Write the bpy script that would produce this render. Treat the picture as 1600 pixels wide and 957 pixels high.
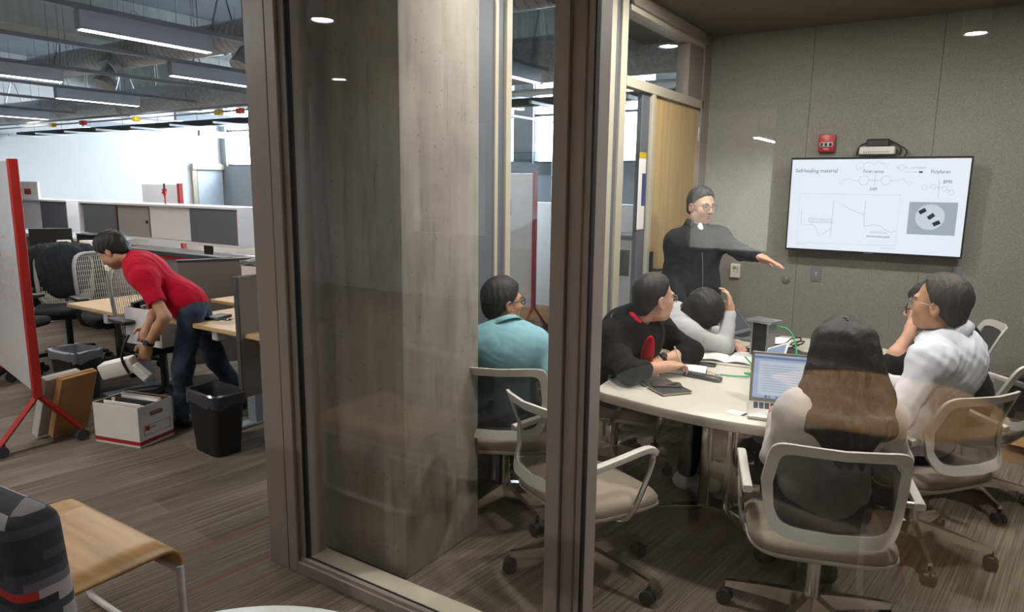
import bpy, bmesh, math, random
import numpy as np
from mathutils import Vector, Matrix, Euler
random.seed(7); np.random.seed(7)
PI = math.pi
SC = bpy.context.scene
COL = SC.collection
for o in list(bpy.data.objects): bpy.data.objects.remove(o)

# ------------------------------------------------------------------ camera, world, exposure
cam_d = bpy.data.cameras.new('camera'); cam = bpy.data.objects.new('camera', cam_d); COL.objects.link(cam)
cam_d.sensor_width = 36.0; cam_d.lens = 1088.63 / 1600 * 36.0; cam_d.clip_start = .05; cam_d.clip_end = 200
_R = Vector((0.8413, 0.5419, 0.0112)); _D = Vector((0.1017, -0.1377, -0.9852))   # camera right and down in the world
_R.normalize(); _D = (_D - _R * _D.dot(_R)).normalized(); _F = _R.cross(_D).normalized()
M = Matrix.Identity(4)
for i in range(3): M[i][0] = _R[i]; M[i][1] = -_D[i]; M[i][2] = -_F[i]
M[2][3] = 1.65
cam.matrix_world = M
SC.camera = cam
W = bpy.data.worlds.new('world'); SC.world = W; W.use_nodes = True
W.node_tree.nodes['Background'].inputs[0].default_value = (.80, .90, 1.0, 1)
W.node_tree.nodes['Background'].inputs[1].default_value = 16.0
SC.view_settings.view_transform = 'Standard'; SC.view_settings.look = 'None'
SC.view_settings.gamma = 1.0; SC.view_settings.use_curve_mapping = False
SC.view_settings.exposure = 0.85

def area_light(name, loc, size, power, color=(1, 1, 1), rot=(0, 0, 0), size_y=None, parent=None, spread=None):
    d = bpy.data.lights.new(name, 'AREA'); d.energy = power; d.color = color; d.size = size
    if size_y: d.shape = 'RECTANGLE'; d.size_y = size_y
    if spread: d.spread = spread
    o = bpy.data.objects.new(name, d); COL.objects.link(o); o.location = loc; o.rotation_euler = rot
    if parent: o.parent = parent
    return o

# ------------------------------------------------------------------ materials
MATS = {}
def lin(c):
    return tuple(((v / 12.92) if v <= .04045 else ((v + .055) / 1.055) ** 2.4) for v in c)
def hexc(s):
    s = s.lstrip('#'); return lin(tuple(int(s[i:i + 2], 16) / 255 for i in (0, 2, 4)))
class NT:
    def __init__(s, m): s.t = m.node_tree; s.n = s.t.nodes; s.b = s.n['Principled BSDF']; s.out = s.n['Material Output']
    def add(s, typ, **k):
        x = s.n.new(typ)
        for a, b in k.items(): setattr(x, a, b)
        return x
    def link(s, a, b): s.t.links.new(a, b)
    def coord(s, scale=(1, 1, 1), rot=(0, 0, 0), kind='Object'):
        tc = s.add('ShaderNodeTexCoord'); mp = s.add('ShaderNodeMapping')
        mp.inputs['Scale'].default_value = scale; mp.inputs['Rotation'].default_value = rot
        s.link(tc.outputs[kind], mp.inputs['Vector']); return mp.outputs['Vector']
    def noise(s, vec, scale, detail=3, rough=.55):
        x = s.add('ShaderNodeTexNoise'); x.inputs['Scale'].default_value = scale; x.inputs['Detail'].default_value = detail
        x.inputs['Roughness'].default_value = rough; s.link(vec, x.inputs['Vector']); return x.outputs['Fac']
    def ramp(s, fac, stops, interp='LINEAR'):
        x = s.add('ShaderNodeValToRGB'); e = x.color_ramp; e.interpolation = interp
        while len(e.elements) < len(stops): e.elements.new(.5)
        for el, (p, c) in zip(e.elements, stops): el.position = p; el.color = (*c, 1)
        s.link(fac, x.inputs['Fac']); return x.outputs['Color']
    def mix(s, fac, a, b, mode='MIX'):
        x = s.add('ShaderNodeMix', data_type='RGBA', blend_type=mode)
        for v, i in ((fac, 0), (a, 6), (b, 7)):
            if hasattr(v, 'links') or hasattr(v, 'is_linked'): s.link(v, x.inputs[i])
            else: x.inputs[i].default_value = v if i == 0 else (*v, 1)
        return x.outputs[2]
    def math(s, op, a, b=None, clamp=False):
        x = s.add('ShaderNodeMath', operation=op, use_clamp=clamp)
        for i, v in enumerate((a, b)):
            if v is None: continue
            if hasattr(v, 'is_linked'): s.link(v, x.inputs[i])
            else: x.inputs[i].default_value = v
        return x.outputs[0]
    def bump(s, hgt, strength=.2, dist=.01):
        x = s.add('ShaderNodeBump'); x.inputs['Strength'].default_value = strength; x.inputs['Distance'].default_value = dist
        s.link(hgt, x.inputs['Height']); s.link(x.outputs['Normal'], s.b.inputs['Normal'])
def newmat(name):
    m = bpy.data.materials.new(name); m.use_nodes = True; MATS[name] = m; return m, NT(m)
def mat(name, col, rough=.5, metal=0.0, var=.06, scale=8, bump=0, bscale=60, spec=.5, emit=None, estr=1, sheen=0, coat=0):
    """plain procedural material: base colour with a little noise"""
    if name in MATS: return MATS[name]
    if isinstance(col, str): col = hexc(col)
    m, t = newmat(name)
    v = t.coord()
    n = t.noise(v, scale)
    lo = tuple(max(0, c * (1 - var)) for c in col); hi = tuple(min(1, c * (1 + var)) for c in col)
    t.link(t.ramp(n, [(.3, lo), (.7, hi)]), t.b.inputs['Base Color'])
    t.b.inputs['Roughness'].default_value = rough; t.b.inputs['Metallic'].default_value = metal
    t.b.inputs['Specular IOR Level'].default_value = spec
    if sheen: t.b.inputs['Sheen Weight'].default_value = sheen
    if coat: t.b.inputs['Coat Weight'].default_value = coat
    if bump: t.bump(t.noise(v, bscale, 2), bump, .004)
    if emit:
        t.b.inputs['Emission Color'].default_value = (*(hexc(emit) if isinstance(emit, str) else emit), 1); t.b.inputs['Emission Strength'].default_value = estr
    return m
def glass_mat(name, tint=(.95, .962, .96), base=.055):
    """thin architectural glass: Schlick mirror over clear transmission, the same from either side"""
    if name in MATS: return MATS[name]
    m, t = newmat(name)
    g = t.add('ShaderNodeNewGeometry'); d = t.add('ShaderNodeVectorMath', operation='DOT_PRODUCT')
    t.link(g.outputs['Normal'], d.inputs[0]); t.link(g.outputs['Incoming'], d.inputs[1])
    c = t.math('ABSOLUTE', d.outputs['Value']); k = t.math('POWER', t.math('SUBTRACT', 1.0, c, True), 5.0)
    fac = t.math('ADD', t.math('MULTIPLY', k, 1 - base), base, True)
    tr = t.add('ShaderNodeBsdfTransparent'); tr.inputs[0].default_value = (*tint, 1)
    gl = t.add('ShaderNodeBsdfGlossy'); gl.inputs['Roughness'].default_value = 0.0; gl.inputs[0].default_value = (1, 1, 1, 1)
    mx = t.add('ShaderNodeMixShader'); t.link(fac, mx.inputs[0]); t.link(tr.outputs[0], mx.inputs[1]); t.link(gl.outputs[0], mx.inputs[2])
    t.link(mx.outputs[0], t.out.inputs['Surface']); return m
def net_mat(name, col, alpha, freq=260):
    """woven net seen through: part transparent"""
    if name in MATS: return MATS[name]
    m, t = newmat(name); col = hexc(col)
    v = t.coord((freq, freq, freq)); 
    n = t.noise(t.coord(), 30)
    t.link(t.ramp(n, [(.3, tuple(c * .9 for c in col)), (.7, tuple(c * 1.1 for c in col))]), t.b.inputs['Base Color']); t.b.inputs['Roughness'].default_value = .8
    tr = t.add('ShaderNodeBsdfTransparent'); mx = t.add('ShaderNodeMixShader'); mx.inputs[0].default_value = alpha
    t.link(tr.outputs[0], mx.inputs[1]); t.link(t.b.outputs[0], mx.inputs[2]); t.link(mx.outputs[0], t.out.inputs['Surface']); return m

def carpet_mat():
    m, t = newmat('carpet')
    A = math.radians(8.0)
    v = t.coord((1, 1, 1), (0, 0, A))
    # fine lines that run almost along y
    vl = t.add('ShaderNodeMapping'); vl.inputs['Scale'].default_value = (150, 1.6, 1); t.link(v, vl.inputs['Vector'])
    fine = t.noise(vl.outputs[0], 1.0, 2)
    vf = t.add('ShaderNodeMapping'); vf.inputs['Scale'].default_value = (330, 330, 1); t.link(v, vf.inputs['Vector'])
    tuft = t.noise(vf.outputs[0], 1.0, 1)
    # planks: bricks 0.25 x 1.0
    rot = t.add('ShaderNodeMapping'); rot.inputs['Rotation'].default_value = (0, 0, PI / 2); t.link(v, rot.inputs['Vector'])
    br = t.add('ShaderNodeTexBrick'); br.inputs['Scale'].default_value = 1.0; br.inputs['Brick Width'].default_value = .92; br.inputs['Row Height'].default_value = .23
    br.inputs['Mortar Size'].default_value = 0.0; br.inputs['Color1'].default_value = (0, 0, 0, 1); br.inputs['Color2'].default_value = (1, 1, 1, 1)
    t.link(rot.outputs[0], br.inputs['Vector'])
    sep = t.add('ShaderNodeSeparateColor'); t.link(br.outputs['Color'], sep.inputs[0])
    plank = sep.outputs[0]
    # broad streaks inside the planks
    vb = t.add('ShaderNodeMapping'); vb.inputs['Scale'].default_value = (16, .9, 1); t.link(v, vb.inputs['Vector'])
    streak = t.noise(vb.outputs[0], 1.0, 2)
    f = t.math('ADD', t.math('MULTIPLY', fine, .62), t.math('MULTIPLY', tuft, .25))
    f = t.math('ADD', f, t.math('MULTIPLY', streak, .17))
    f = t.math('ADD', f, t.math('MULTIPLY', plank, .10))
    c = t.ramp(f, [(.36, hexc('#3b352e')), (.56, hexc('#675e54')), (.80, hexc('#93887a'))])
    # few thin rust coloured lines, only in some planks
    vr = t.add('ShaderNodeMapping'); vr.inputs['Scale'].default_value = (26, .55, 1); vr.inputs['Location'].default_value = (3.3, 1.7, 0); t.link(v, vr.inputs['Vector'])
    red = t.noise(vr.outputs[0], 1.0, 0)
    rf = t.math('MULTIPLY', t.math('GREATER_THAN', red, .80), .55)
    c = t.mix(rf, c, hexc('#8a3f26'))
    t.link(c, t.b.inputs['Base Color']); t.b.inputs['Roughness'].default_value = .95; t.b.inputs['Specular IOR Level'].default_value = .15
    t.bump(t.math('ADD', fine, tuft), .35, .004)
    return m
def concrete_mat(name, c1, c2, stain=.8):
    m, t = newmat(name)
    v = t.coord(); n1 = t.noise(v, 2.2, 6, .65)
    vs = t.add('ShaderNodeMapping'); vs.inputs['Scale'].default_value = (5, 5, .7); t.link(v, vs.inputs['Vector'])
    n2 = t.noise(vs.outputs[0], 1.6, 5)
    n = t.math('ADD', t.math('MULTIPLY', n1, .5), t.math('MULTIPLY', n2, .5))
    c = t.ramp(n, [(.34, hexc(c1)), (.66, hexc(c2))])
    vo = t.add('ShaderNodeTexVoronoi'); vo.inputs['Scale'].default_value = 26; t.link(v, vo.inputs['Vector'])
    hole = t.math('LESS_THAN', vo.outputs['Distance'], .12)
    keep = t.math('GREATER_THAN', t.noise(v, 7.0, 2), .52)
    c = t.mix(t.math('MULTIPLY', t.math('MULTIPLY', hole, keep), .45), c, hexc('#2b2620'))
    st = t.ramp(t.noise(vs.outputs[0], 3.1, 6, .7), [(.55, (0, 0, 0)), (.72, (1, 1, 1))])
    c = t.mix(t.math('MULTIPLY', st, stain * .55), c, hexc('#4a4136'))
    t.link(c, t.b.inputs['Base Color']); t.b.inputs['Roughness'].default_value = .85
    t.bump(t.math('SUBTRACT', n1, t.math('MULTIPLY', hole, .5)), .25, .01); return m
def speckle_mat(name, c1, c2, scale=240, rough=.95, bump=.25):
    m, t = newmat(name); v = t.coord(); n = t.noise(v, scale, 2, .7); b = t.noise(v, 1.3, 2)
    f = t.math('ADD', t.math('MULTIPLY', n, .9), t.math('MULTIPLY', b, .12))
    t.link(t.ramp(f, [(.36, hexc(c1)), (.68, hexc(c2))]), t.b.inputs['Base Color'])
    t.b.inputs['Roughness'].default_value = rough; t.b.inputs['Specular IOR Level'].default_value = .2; t.bump(n, bump, .003); return m
def wood_mat(name, c1, c2, axis=0, rough=.4, dens=14):
    m, t = newmat(name); sc = [dens, dens, dens]; sc[axis] = dens / 16
    n = t.noise(t.coord(tuple(sc)), 1.4, 5, .6)
    t.link(t.ramp(n, [(.3, hexc(c1)), (.7, hexc(c2))]), t.b.inputs['Base Color']); t.b.inputs['Roughness'].default_value = rough; return m

CARPET = carpet_mat()
CONC = concrete_mat('column_concrete', '#7a746c', '#a59e93')
CONC2 = concrete_mat('beam_concrete', '#a3a8a6', '#c3c8c6', .2)
FABWALL = speckle_mat('wall_fabric', '#6b6a63', '#a3a198')
DECK = speckle_mat('deck_spray', '#757c87', '#b5bcc6', 60, .95, .5)
PARTF = speckle_mat('partition_fabric', '#5d5855', '#958f8a', 300)
WALLW = mat('white_paint', '#cdcfcf', .8, var=.015, scale=1)
WALLG = mat('grey_paint', '#8f9294', .8, var=.03, scale=1)
ROOMCEIL = mat('room_ceiling_paint', '#6b665b', .9, var=.03, scale=2)
FRAME = mat('frame_taupe', '#8a807a', .45, var=.02)
FRAMEL = mat('frame_cream', '#b3ab98', .45, var=.02)
FRAMED = mat('frame_slate', '#5b5f65', .5, var=.02)
GASK = mat('gasket_black', '#141414', .7)
GLASS = glass_mat('clear_glass')
CHROME = mat('chrome', '#d9d6cf', .12, 1.0, var=.02)
ALU = mat('brushed_aluminium', '#a9adb2', .35, .9, var=.03)
STEELG = mat('grey_steel', '#9399a1', .45, .3, var=.03)
DARKM = mat('dark_metal', '#2e2f31', .5, .5)
BLACKP = mat('black_plastic', '#161617', .45, var=.1)
BLACKF = mat('black_fabric', '#1c1c1e', .95, var=.12, bump=.2, bscale=400)
WHITEP = mat('white_plastic', '#d8d6cf', .4, var=.02)
WHITEL = mat('white_laminate', '#b8b2a4', .35, var=.015)
RED = mat('red_enamel', '#a3201b', .45, var=.04)
PAPER = mat('paper_white', '#e3e1dc', .8, var=.02)
CARD = mat('cardboard', '#a37a4c', .85, var=.06)
CARDD = mat('cardboard_inside', '#7d5a35', .9, var=.06)
DESKW = wood_mat('desk_maple', '#b8966a', '#cfb083', 0)
DOORW = wood_mat('door_maple', '#b99a68', '#cdb180', 2, .45)
BENCHW = wood_mat('bench_oak', '#a07848', '#bf9560', 0, .4, 20)
GALV = None
def galv():
    m, t = newmat('galvanised_duct'); v = t.coord()
    w = t.add('ShaderNodeTexWave'); w.inputs['Scale'].default_value = 2.4; w.bands_direction = 'X'; t.link(v, w.inputs['Vector'])
    ln = t.math('GREATER_THAN', w.outputs['Fac'], .93)
    c = t.ramp(t.noise(v, 9, 3), [(.3, hexc('#a5a4a4')), (.7, hexc('#c9c6c3'))])
    t.link(t.mix(t.math('MULTIPLY', ln, .5), c, hexc('#55565a')), t.b.inputs['Base Color']); t.b.inputs['Metallic'].default_value = .35; t.b.inputs['Roughness'].default_value = .32
    t.bump(ln, .5, .01); return m
GALV = galv()
def foil():
    m, t = newmat('foil_insulation'); v = t.coord(); n = t.noise(v, 22, 5, .7)
    t.link(t.ramp(n, [(.3, hexc('#8d8f92')), (.7, hexc('#c9c8c5'))]), t.b.inputs['Base Color']); t.b.inputs['Metallic'].default_value = .8; t.b.inputs['Roughness'].default_value = .32
    t.bump(n, .9, .03); return m
FOIL = foil()

# ------------------------------------------------------------------ mesh helpers
class MB:
    def __init__(s): s.v = []; s.f = []
    def add(s, vs, fs, m=None):
        k = len(s.v)
        for p in vs:
            p = Vector(p); s.v.append(tuple(m @ p) if m is not None else tuple(p))
        s.f += [tuple(i + k for i in f) for f in fs]; return s
    def box(s, c, size, b=0, rot=None, seg=1):
        bm = bmesh.new(); bmesh.ops.create_cube(bm, size=1)
        for v in bm.verts: v.co = Vector((v.co.x * size[0], v.co.y * size[1], v.co.z * size[2]))
        if b: bmesh.ops.bevel(bm, geom=bm.edges[:], offset=min(b, min(size) * .49), segments=seg, profile=.5, affect='EDGES')
        m = Matrix.Translation(c)
        if rot is not None: m = m @ (rot if isinstance(rot, Matrix) else Euler(rot).to_matrix().to_4x4())
        bm.verts.index_update(); s.add([v.co for v in bm.verts], [[v.index for v in f.verts] for f in bm.faces], m); bm.free(); return s
    def b2(s, lo, hi, b=0, seg=1):
        return s.box([(a + c) / 2 for a, c in zip(lo, hi)], [abs(c - a) for a, c in zip(lo, hi)], b, None, seg)
    def cyl(s, a, b, r, r2=None, n=16, cap=True):
        a = Vector(a); b = Vector(b); r2 = r if r2 is None else r2
        q = (b - a).to_track_quat('Z', 'Y').to_matrix(); vs = []
        for i in range(n):
            t = 2 * PI * i / n; d = q @ Vector((math.cos(t), math.sin(t), 0)); vs += [a + d * r, b + d * r2]
        fs = [(2 * i, 2 * ((i + 1) % n), 2 * ((i + 1) % n) + 1, 2 * i + 1) for i in range(n)]
        if cap: fs += [tuple(2 * i for i in range(n))[::-1], tuple(2 * i + 1 for i in range(n))]
        return s.add(vs, fs)
    def tube(s, pts, r, n=10, smooth=0, closed=False, flat=None):
        """round (or flat w,h) section swept along points"""
        P = [Vector(p) for p in pts]
        for _ in range(smooth):
            Q = [P[0]] if not closed else []
            m_ = len(P)
            for i in range(m_ if closed else m_ - 1):
                a, b = P[i], P[(i + 1) % m_]; Q += [a * .75 + b * .25, a * .25 + b * .75]
            if not closed: Q.append(P[-1])
            P = Q
        rs = r if isinstance(r, (list, tuple)) else [r] * len(P)
        if len(rs) != len(P): rs = [rs[min(len(rs) - 1, int(i * (len(rs) - 1) / max(1, len(P) - 1) + .5))] for i in range(len(P))]
        up = Vector((0, 0, 1)); vs = []; m_ = len(P); prev = None
        for i in range(m_):
            t = (P[(i + 1) % m_] - P[i - 1]) if closed else (P[min(i + 1, m_ - 1)] - P[max(i - 1, 0)])
            t.normalize()
            if prev is None:
                x = t.cross(up)
                if x.length < 1e-3: x = t.cross(Vector((0, 1, 0)))
            else: x = prev - t * prev.dot(t)
            x.normalize(); prev = x; y = t.cross(x)
            for k in range(n):
                a = 2 * PI * k / n
                if flat: sx = math.copysign(abs(math.cos(a)) ** .5, math.cos(a)) * flat[0]; sy = math.copysign(abs(math.sin(a)) ** .5, math.sin(a)) * flat[1]
                else: sx = math.cos(a) * rs[i]; sy = math.sin(a) * rs[i]
                vs.append(P[i] + x * sx + y * sy)
        fs = []
        for i in range(m_ if closed else m_ - 1):
            j = (i + 1) % m_
            for k in range(n): fs.append((i * n + k, i * n + (k + 1) % n, j * n + (k + 1) % n, j * n + k))
        if not closed: fs += [tuple(range(n))[::-1], tuple(range((m_ - 1) * n, m_ * n))]
        return s.add(vs, fs)
    def lathe(s, prof, c=(0, 0, 0), n=24):
        vs = []; fs = []; k = len(prof)
        for i in range(n):
            a = 2 * PI * i / n
            for r, z in prof: vs.append((c[0] + r * math.cos(a), c[1] + r * math.sin(a), c[2] + z))
        for i in range(n):
            for j in range(k - 1): fs.append((i * k + j, ((i + 1) % n) * k + j, ((i + 1) % n) * k + j + 1, i * k + j + 1))
        if prof[0][0] > 1e-6: fs.append(tuple(i * k for i in range(n))[::-1])
        if prof[-1][0] > 1e-6: fs.append(tuple(i * k + k - 1 for i in range(n)))
        return s.add(vs, fs)
    def prism(s, poly, z0, z1, b=0):
        """horizontal outline between two heights, optionally with a small rounded rim"""
        n = len(poly); rings = [(z0, 0), (z1, 0)]
        if b: rings = [(z0, b), (z0 + b * .4, b * .3), (z0 + b, 0), (z1 - b, 0), (z1 - b * .4, b * .3), (z1, b)]
        cx = sum(p[0] for p in poly) / n; cy = sum(p[1] for p in poly) / n; vs = []
        for z, ins in rings:
            for x, y in poly:
                d = math.hypot(x - cx, y - cy); k = (d - ins) / d; vs.append((cx + (x - cx) * k, cy + (y - cy) * k, z))
        fs = []
        for r in range(len(rings) - 1):
            for i in range(n): fs.append((r * n + i, r * n + (i + 1) % n, (r + 1) * n + (i + 1) % n, (r + 1) * n + i))
        fs += [tuple(range(n))[::-1], tuple(range((len(rings) - 1) * n, len(rings) * n))]
        return s.add(vs, fs)
    def grid(s, fn, nu, nv, wrap=False):
        vs = [fn(i / (nu if wrap else nu - 1), j / (nv - 1)) for i in range(nu) for j in range(nv)]
        fs = [(i * nv + j, ((i + 1) % nu) * nv + j, ((i + 1) % nu) * nv + j + 1, i * nv + j + 1) for i in range(nu if wrap else nu - 1) for j in range(nv - 1)]
        return s.add(vs, fs)
    def mesh(s, name, m, angle=35):
        me = bpy.data.meshes.new(name); me.from_pydata(s.v, [], s.f); me.update()
        bm = bmesh.new(); bm.from_mesh(me); bmesh.ops.recalc_face_normals(bm, faces=bm.faces[:]); bm.to_mesh(me); bm.free()
        me.polygons.foreach_set('use_smooth', [True] * len(me.polygons)); me.set_sharp_from_angle(angle=math.radians(angle))
        me.materials.append(m); return me
    def build(s, name, m, parent=None, angle=35, solid=0):
        o = bpy.data.objects.new(name, s.mesh(name, m, angle)); COL.objects.link(o)
        if parent: o.parent = parent
        if solid: md = o.modifiers.new('thickness', 'SOLIDIFY'); md.thickness = solid; md.offset = 0
        return o
def tag(o, label, cat=None, group=None, kind=None):
    o['label'] = label
    if cat: o['category'] = cat
    if group: o['group'] = group
    if kind: o['kind'] = kind
    return o
def empty(name, loc=(0, 0, 0), rz=0, label=None, cat=None, group=None, kind=None):
    o = bpy.data.objects.new(name, None); COL.objects.link(o); o.location = loc; o.rotation_euler = (0, 0, rz); o.empty_display_size = .1
    if label: tag(o, label, cat, group, kind)
    return o
def struct(o, label): tag(o, label, None, None, 'structure'); return o
def copy_tree(o, parent=None):
    c = o.copy(); COL.objects.link(c); c.parent = parent
    for ch in list(o.children): copy_tree(ch, c)
    return c
def text_mesh(name, s, size, m, parent, mat4, align='LEFT', depth=.0004, width=None):
    cu = bpy.data.curves.new(name, 'FONT'); cu.body = s; cu.size = size; cu.align_x = align; cu.align_y = 'CENTER'; cu.extrude = depth; cu.resolution_u = 2
    tmp = bpy.data.objects.new(name, cu); COL.objects.link(tmp)
    me = bpy.data.meshes.new_from_object(tmp.evaluated_get(bpy.context.evaluated_depsgraph_get()))
    bpy.data.objects.remove(tmp)
    if width:
        xs_ = [v.co.x for v in me.vertices]; k = width / max(1e-6, max(xs_) - min(xs_))
        for v in me.vertices: v.co.x *= k
    me.materials.clear(); me.materials.append(m)
    o = bpy.data.objects.new(name, me); COL.objects.link(o); o.parent = parent; o.matrix_local = mat4; return o

# ------------------------------------------------------------------ the setting
XL = -20.0; YW = 14.0; ZC = 4.7; YH = -4.3; XR = 2.6; YT = 5.873; XD = -1.86; YG = 1.825; ZR = 2.85
struct(MB().b2((XL - .2, -9, -.1), (6, YW + .2, 0)).build('floor', CARPET), 'striped taupe carpet with a few rust lines')
struct(MB().b2((XL - .2, -9, ZC), (6, YW + .2, ZC + .2)).build('ceiling', DECK), 'grey sprayed deck ceiling high above the office')
struct(MB().b2((XL - .2, -9, 0), (XL, YW + .2, ZC)).build('wall_left', WALLW), 'long white wall at the far end of the office')
# window wall at the back of the office: piers, spandrel, head and bright openings between
wb = empty('wall_back_office'); struct(wb, 'window wall far behind the meeting room')
def wpart(lo, hi, m=WALLG, nm='pier'): return MB().b2(lo, hi).build(nm, m, wb)
wpart((XL, YW, 0), (6, YW + .25, 2.15), WALLG, 'spandrel'); wpart((XL, YW, 4.45), (6, YW + .25, ZC), WALLG, 'head')
xs = [-20.0, -17.2, -14.6, -12.2, -8.72, -5.3, -2.3, 0.3, 3.0]
for x in xs: wpart((x - .26, YW - .02, 2.15), (x + .26, YW + .25, 4.45))
n = 0
for a, b in zip(xs[:-1], xs[1:]):
    n += 1
    w = empty('window_%d' % n); struct(w, 'bright office window number %d from the white wall' % n)
    MB().b2((a + .26, YW + .1, 2.15), (b - .26, YW + .12, 4.45)).build('pane', GLASS, w)
    fr = MB()
    for lo, hi in (((a + .26, YW + .06, 2.15), (a + .27, YW + .14, 4.45)), ((b - .27, YW + .06, 2.15), (b - .26, YW + .14, 4.45)), ((a + .26, YW + .06, 2.15), (b - .26, YW + .14, 2.2)), ((a + .26, YW + .06, 3.2), (b - .26, YW + .14, 3.25))): fr.b2(lo, hi)
    fr.build('window_frame', FRAMED, w)
    pl = area_light('window_portal', ((a + b) / 2, YW + .2, 3.3), b - a - .52, 1, rot=(PI / 2, 0, 0), size_y=2.3); pl.data.cycles.is_portal = True
# hall behind the camera (seen in the glass): wall with lit interior windows
hw = empty('wall_hall'); struct(hw, 'hall wall opposite the glass room')
def hpart(lo, hi, m=WALLG, nm='wall_piece'): return MB().b2(lo, hi).build(nm, m, hw)
hx = [(-2.72, -1.80), (-6.9, -6.35), (-6.2, -5.6)]
HX = sorted(hx); last = XL
for a, b in HX + [(6, 6)]:
    hpart((last, YH - .15, 0), (a, YH, ZC)); last = b
    if a < 6: hpart((a, YH - .15, 0), (b, YH, .95)); hpart((a, YH - .15, 2.5), (b, YH, ZC))
struct(MB().b2((-9, -8.2, 0), (3, -8.05, 3)).build('wall_side_room', WALLW), 'white wall of the lit room across the hall')
struct(MB().b2((-9, -8.2, 2.9), (3, YH - .15, 3)).build('ceiling_side_room', WALLW), 'white ceiling of the lit room across the hall')
struct(MB().b2((5.9, -9, 0), (6, YW, ZC)).build('wall_right', WALLG), 'plain grey wall on the right, out of frame')
struct(MB().b2((-19, -9.1, 0), (6, -9, ZC)).build('wall_hall_end', WALLG), 'plain grey wall closing the space behind the hall')
# conference room shell
rw = empty('wall_back'); struct(rw, 'grey fabric panelled wall behind the screen')
MB().b2((XD - .25, YT, 0), (XR + .1, YT + .15, ZC)).build('wall_core', WALLG, rw)
px = [XD, -1.075, -.235, .62, 1.5, XR]
for a, b in zip(px[:-1], px[1:]): MB().b2((a + .001, YT - .022, .1), (b - .001, YT + .001, ZR), .0015).build('fabric_panel', FABWALL, rw)
struct(MB().b2((XD, YT - .03, 0), (XR, YT, .1), .003).build('baseboard_back', mat('baseboard_grey', '#6f6d66', .5)), 'grey baseboard under the fabric wall')
struct(MB().b2((XR, YG, 0), (XR + .1, YT, ZC)).build('wall_right_room', FABWALL), 'fabric wall at the right end of the meeting room')
struct(MB().b2((-2.45, YG - .02, ZR), (XR + .1, YT, ZR + .2)).build('ceiling_room', ROOMCEIL), 'dark plain ceiling of the meeting room')
bh = struct(MB().b2((-2.45, YG, ZR + .2), (XR + .1, YG + .12, ZC)).build('wall_bulkhead', WALLG), 'grey bulkhead above the front glass')
struct(MB().b2((-2.2, YG + .12, ZR + .2), (-2.05, YT, ZC)).build('wall_bulkhead_side', WALLG), 'grey bulkhead above the side glass')
# front glazed wall
g1 = empty('window_20', (0, 0, 0)); struct(g1, 'tall front glazing of the meeting room in taupe frames')
D0, D1 = YG, YG + .13
MB().b2((-2.425, D0, 0), (-2.302, D1 + .02, ZR), .002).build('end_post', FRAME, g1)
MB().b2((-2.299, D0 + .0, 0), (-2.245, D1, ZR), .002).build('frame_post', FRAME, g1)
MB().b2((-2.245, D0 + .018, .05), (-2.213, D1, ZR), .002).build('stop_bead', FRAME, g1)
MB().b2((-2.213, D0 + .02, .07), (-2.207, D0 + .045, ZR)).build('gasket', GASK, g1)
def mull(x):
    MB().b2((x - .062, D0 - .005, 0), (x - .012, D1, ZR), .002).build('mullion', FRAME, g1)
    MB().b2((x - .012, D0 + .008, 0), (x + .035, D1, ZR), .01, 2).build('mullion', FRAME, g1)
    MB().b2((x + .035, D0 + .018, .05), (x + .055, D1, ZR), .002).build('stop_bead', FRAME, g1)
    MB().b2((x + .055, D0 + .02, .07), (x + .06, D0 + .045, ZR)).build('gasket', GASK, g1)
mull(-.972); mull(.62); mull(2.0)
segs = [(-2.245, -1.034), (-.937, .558), (.655, 1.94)]
for a, b in segs:
    MB().b2((a, D0 + .0, 0), (b, D0 + .025, .052), .002).build('sill', FRAME, g1)
    MB().b2((a, D0 + .012, 0), (b, D0 + .03, .07), .004).build('sill_stop', FRAME, g1)
    MB().b2((a, D0 + .03, 0), (b, D0 + .036, .072)).build('gasket', GASK, g1)
    MB().b2((a, D0 + .036, 0), (b, D1 + .01, .062), .003).build('inner_sill', FRAMEL, g1)
    MB().b2((a, D0 + .027, .055), (b, D0 + .037, ZR)).build('pane', GLASS, g1)
# concrete column in the corner
cb = MB().box((-2.07, 2.30, ZC / 2), (.50, .52, ZC), .012, seg=2)
struct(cb.build('wall_column', CONC), 'square raw concrete column behind the front glass')
# side glazing, set back behind the column
g2 = empty('window_21'); struct(g2, 'side glazing looking through to the open office')
XS = -2.1
MB().b2((XS - .06, 2.56, 0), (XS + .06, 2.99, ZR), .003).build('frame_post', FRAMED, g2)
MB().b2((XS - .05, 2.99, 0), (XS + .07, 3.02, ZR), .003).build('frame_post', FRAMEL, g2)
MB().b2((XS - .06, 3.02, 0), (XS + .06, 3.085, ZR), .003).build('frame_post', FRAMED, g2)
MB().b2((XS - .06, 3.085, 0), (XS + .075, 3.135, ZR), .003).build('frame_post', FRAMEL, g2)
MB().b2((XS - .06, 3.13, 0), (XS + .07, 4.0, .08), .003).build('sill', FRAMEL, g2)
MB().b2((XS - .006, 3.13, .08), (XS + .006, 4.0, ZR)).build('pane', GLASS, g2)
MB().b2((XS - .06, 3.93, 0), (XD - .03, 4.10, ZR), .003).build('frame_post', FRAMED, g2)
MB().b2((XD - .06, 3.95, 0), (XD, 4.03, ZR), .003).build('frame_post', FRAMEL, g2)
MB().b2((XD - .06, 4.035, 0), (XD - .012, 4.10, ZR), .003).build('frame_post', FRAMED, g2)
MB().b2((XD - .04, 4.10, 0), (XD + .005, 4.19, ZR), .003).build('frame_post', FRAMEL, g2)
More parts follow.
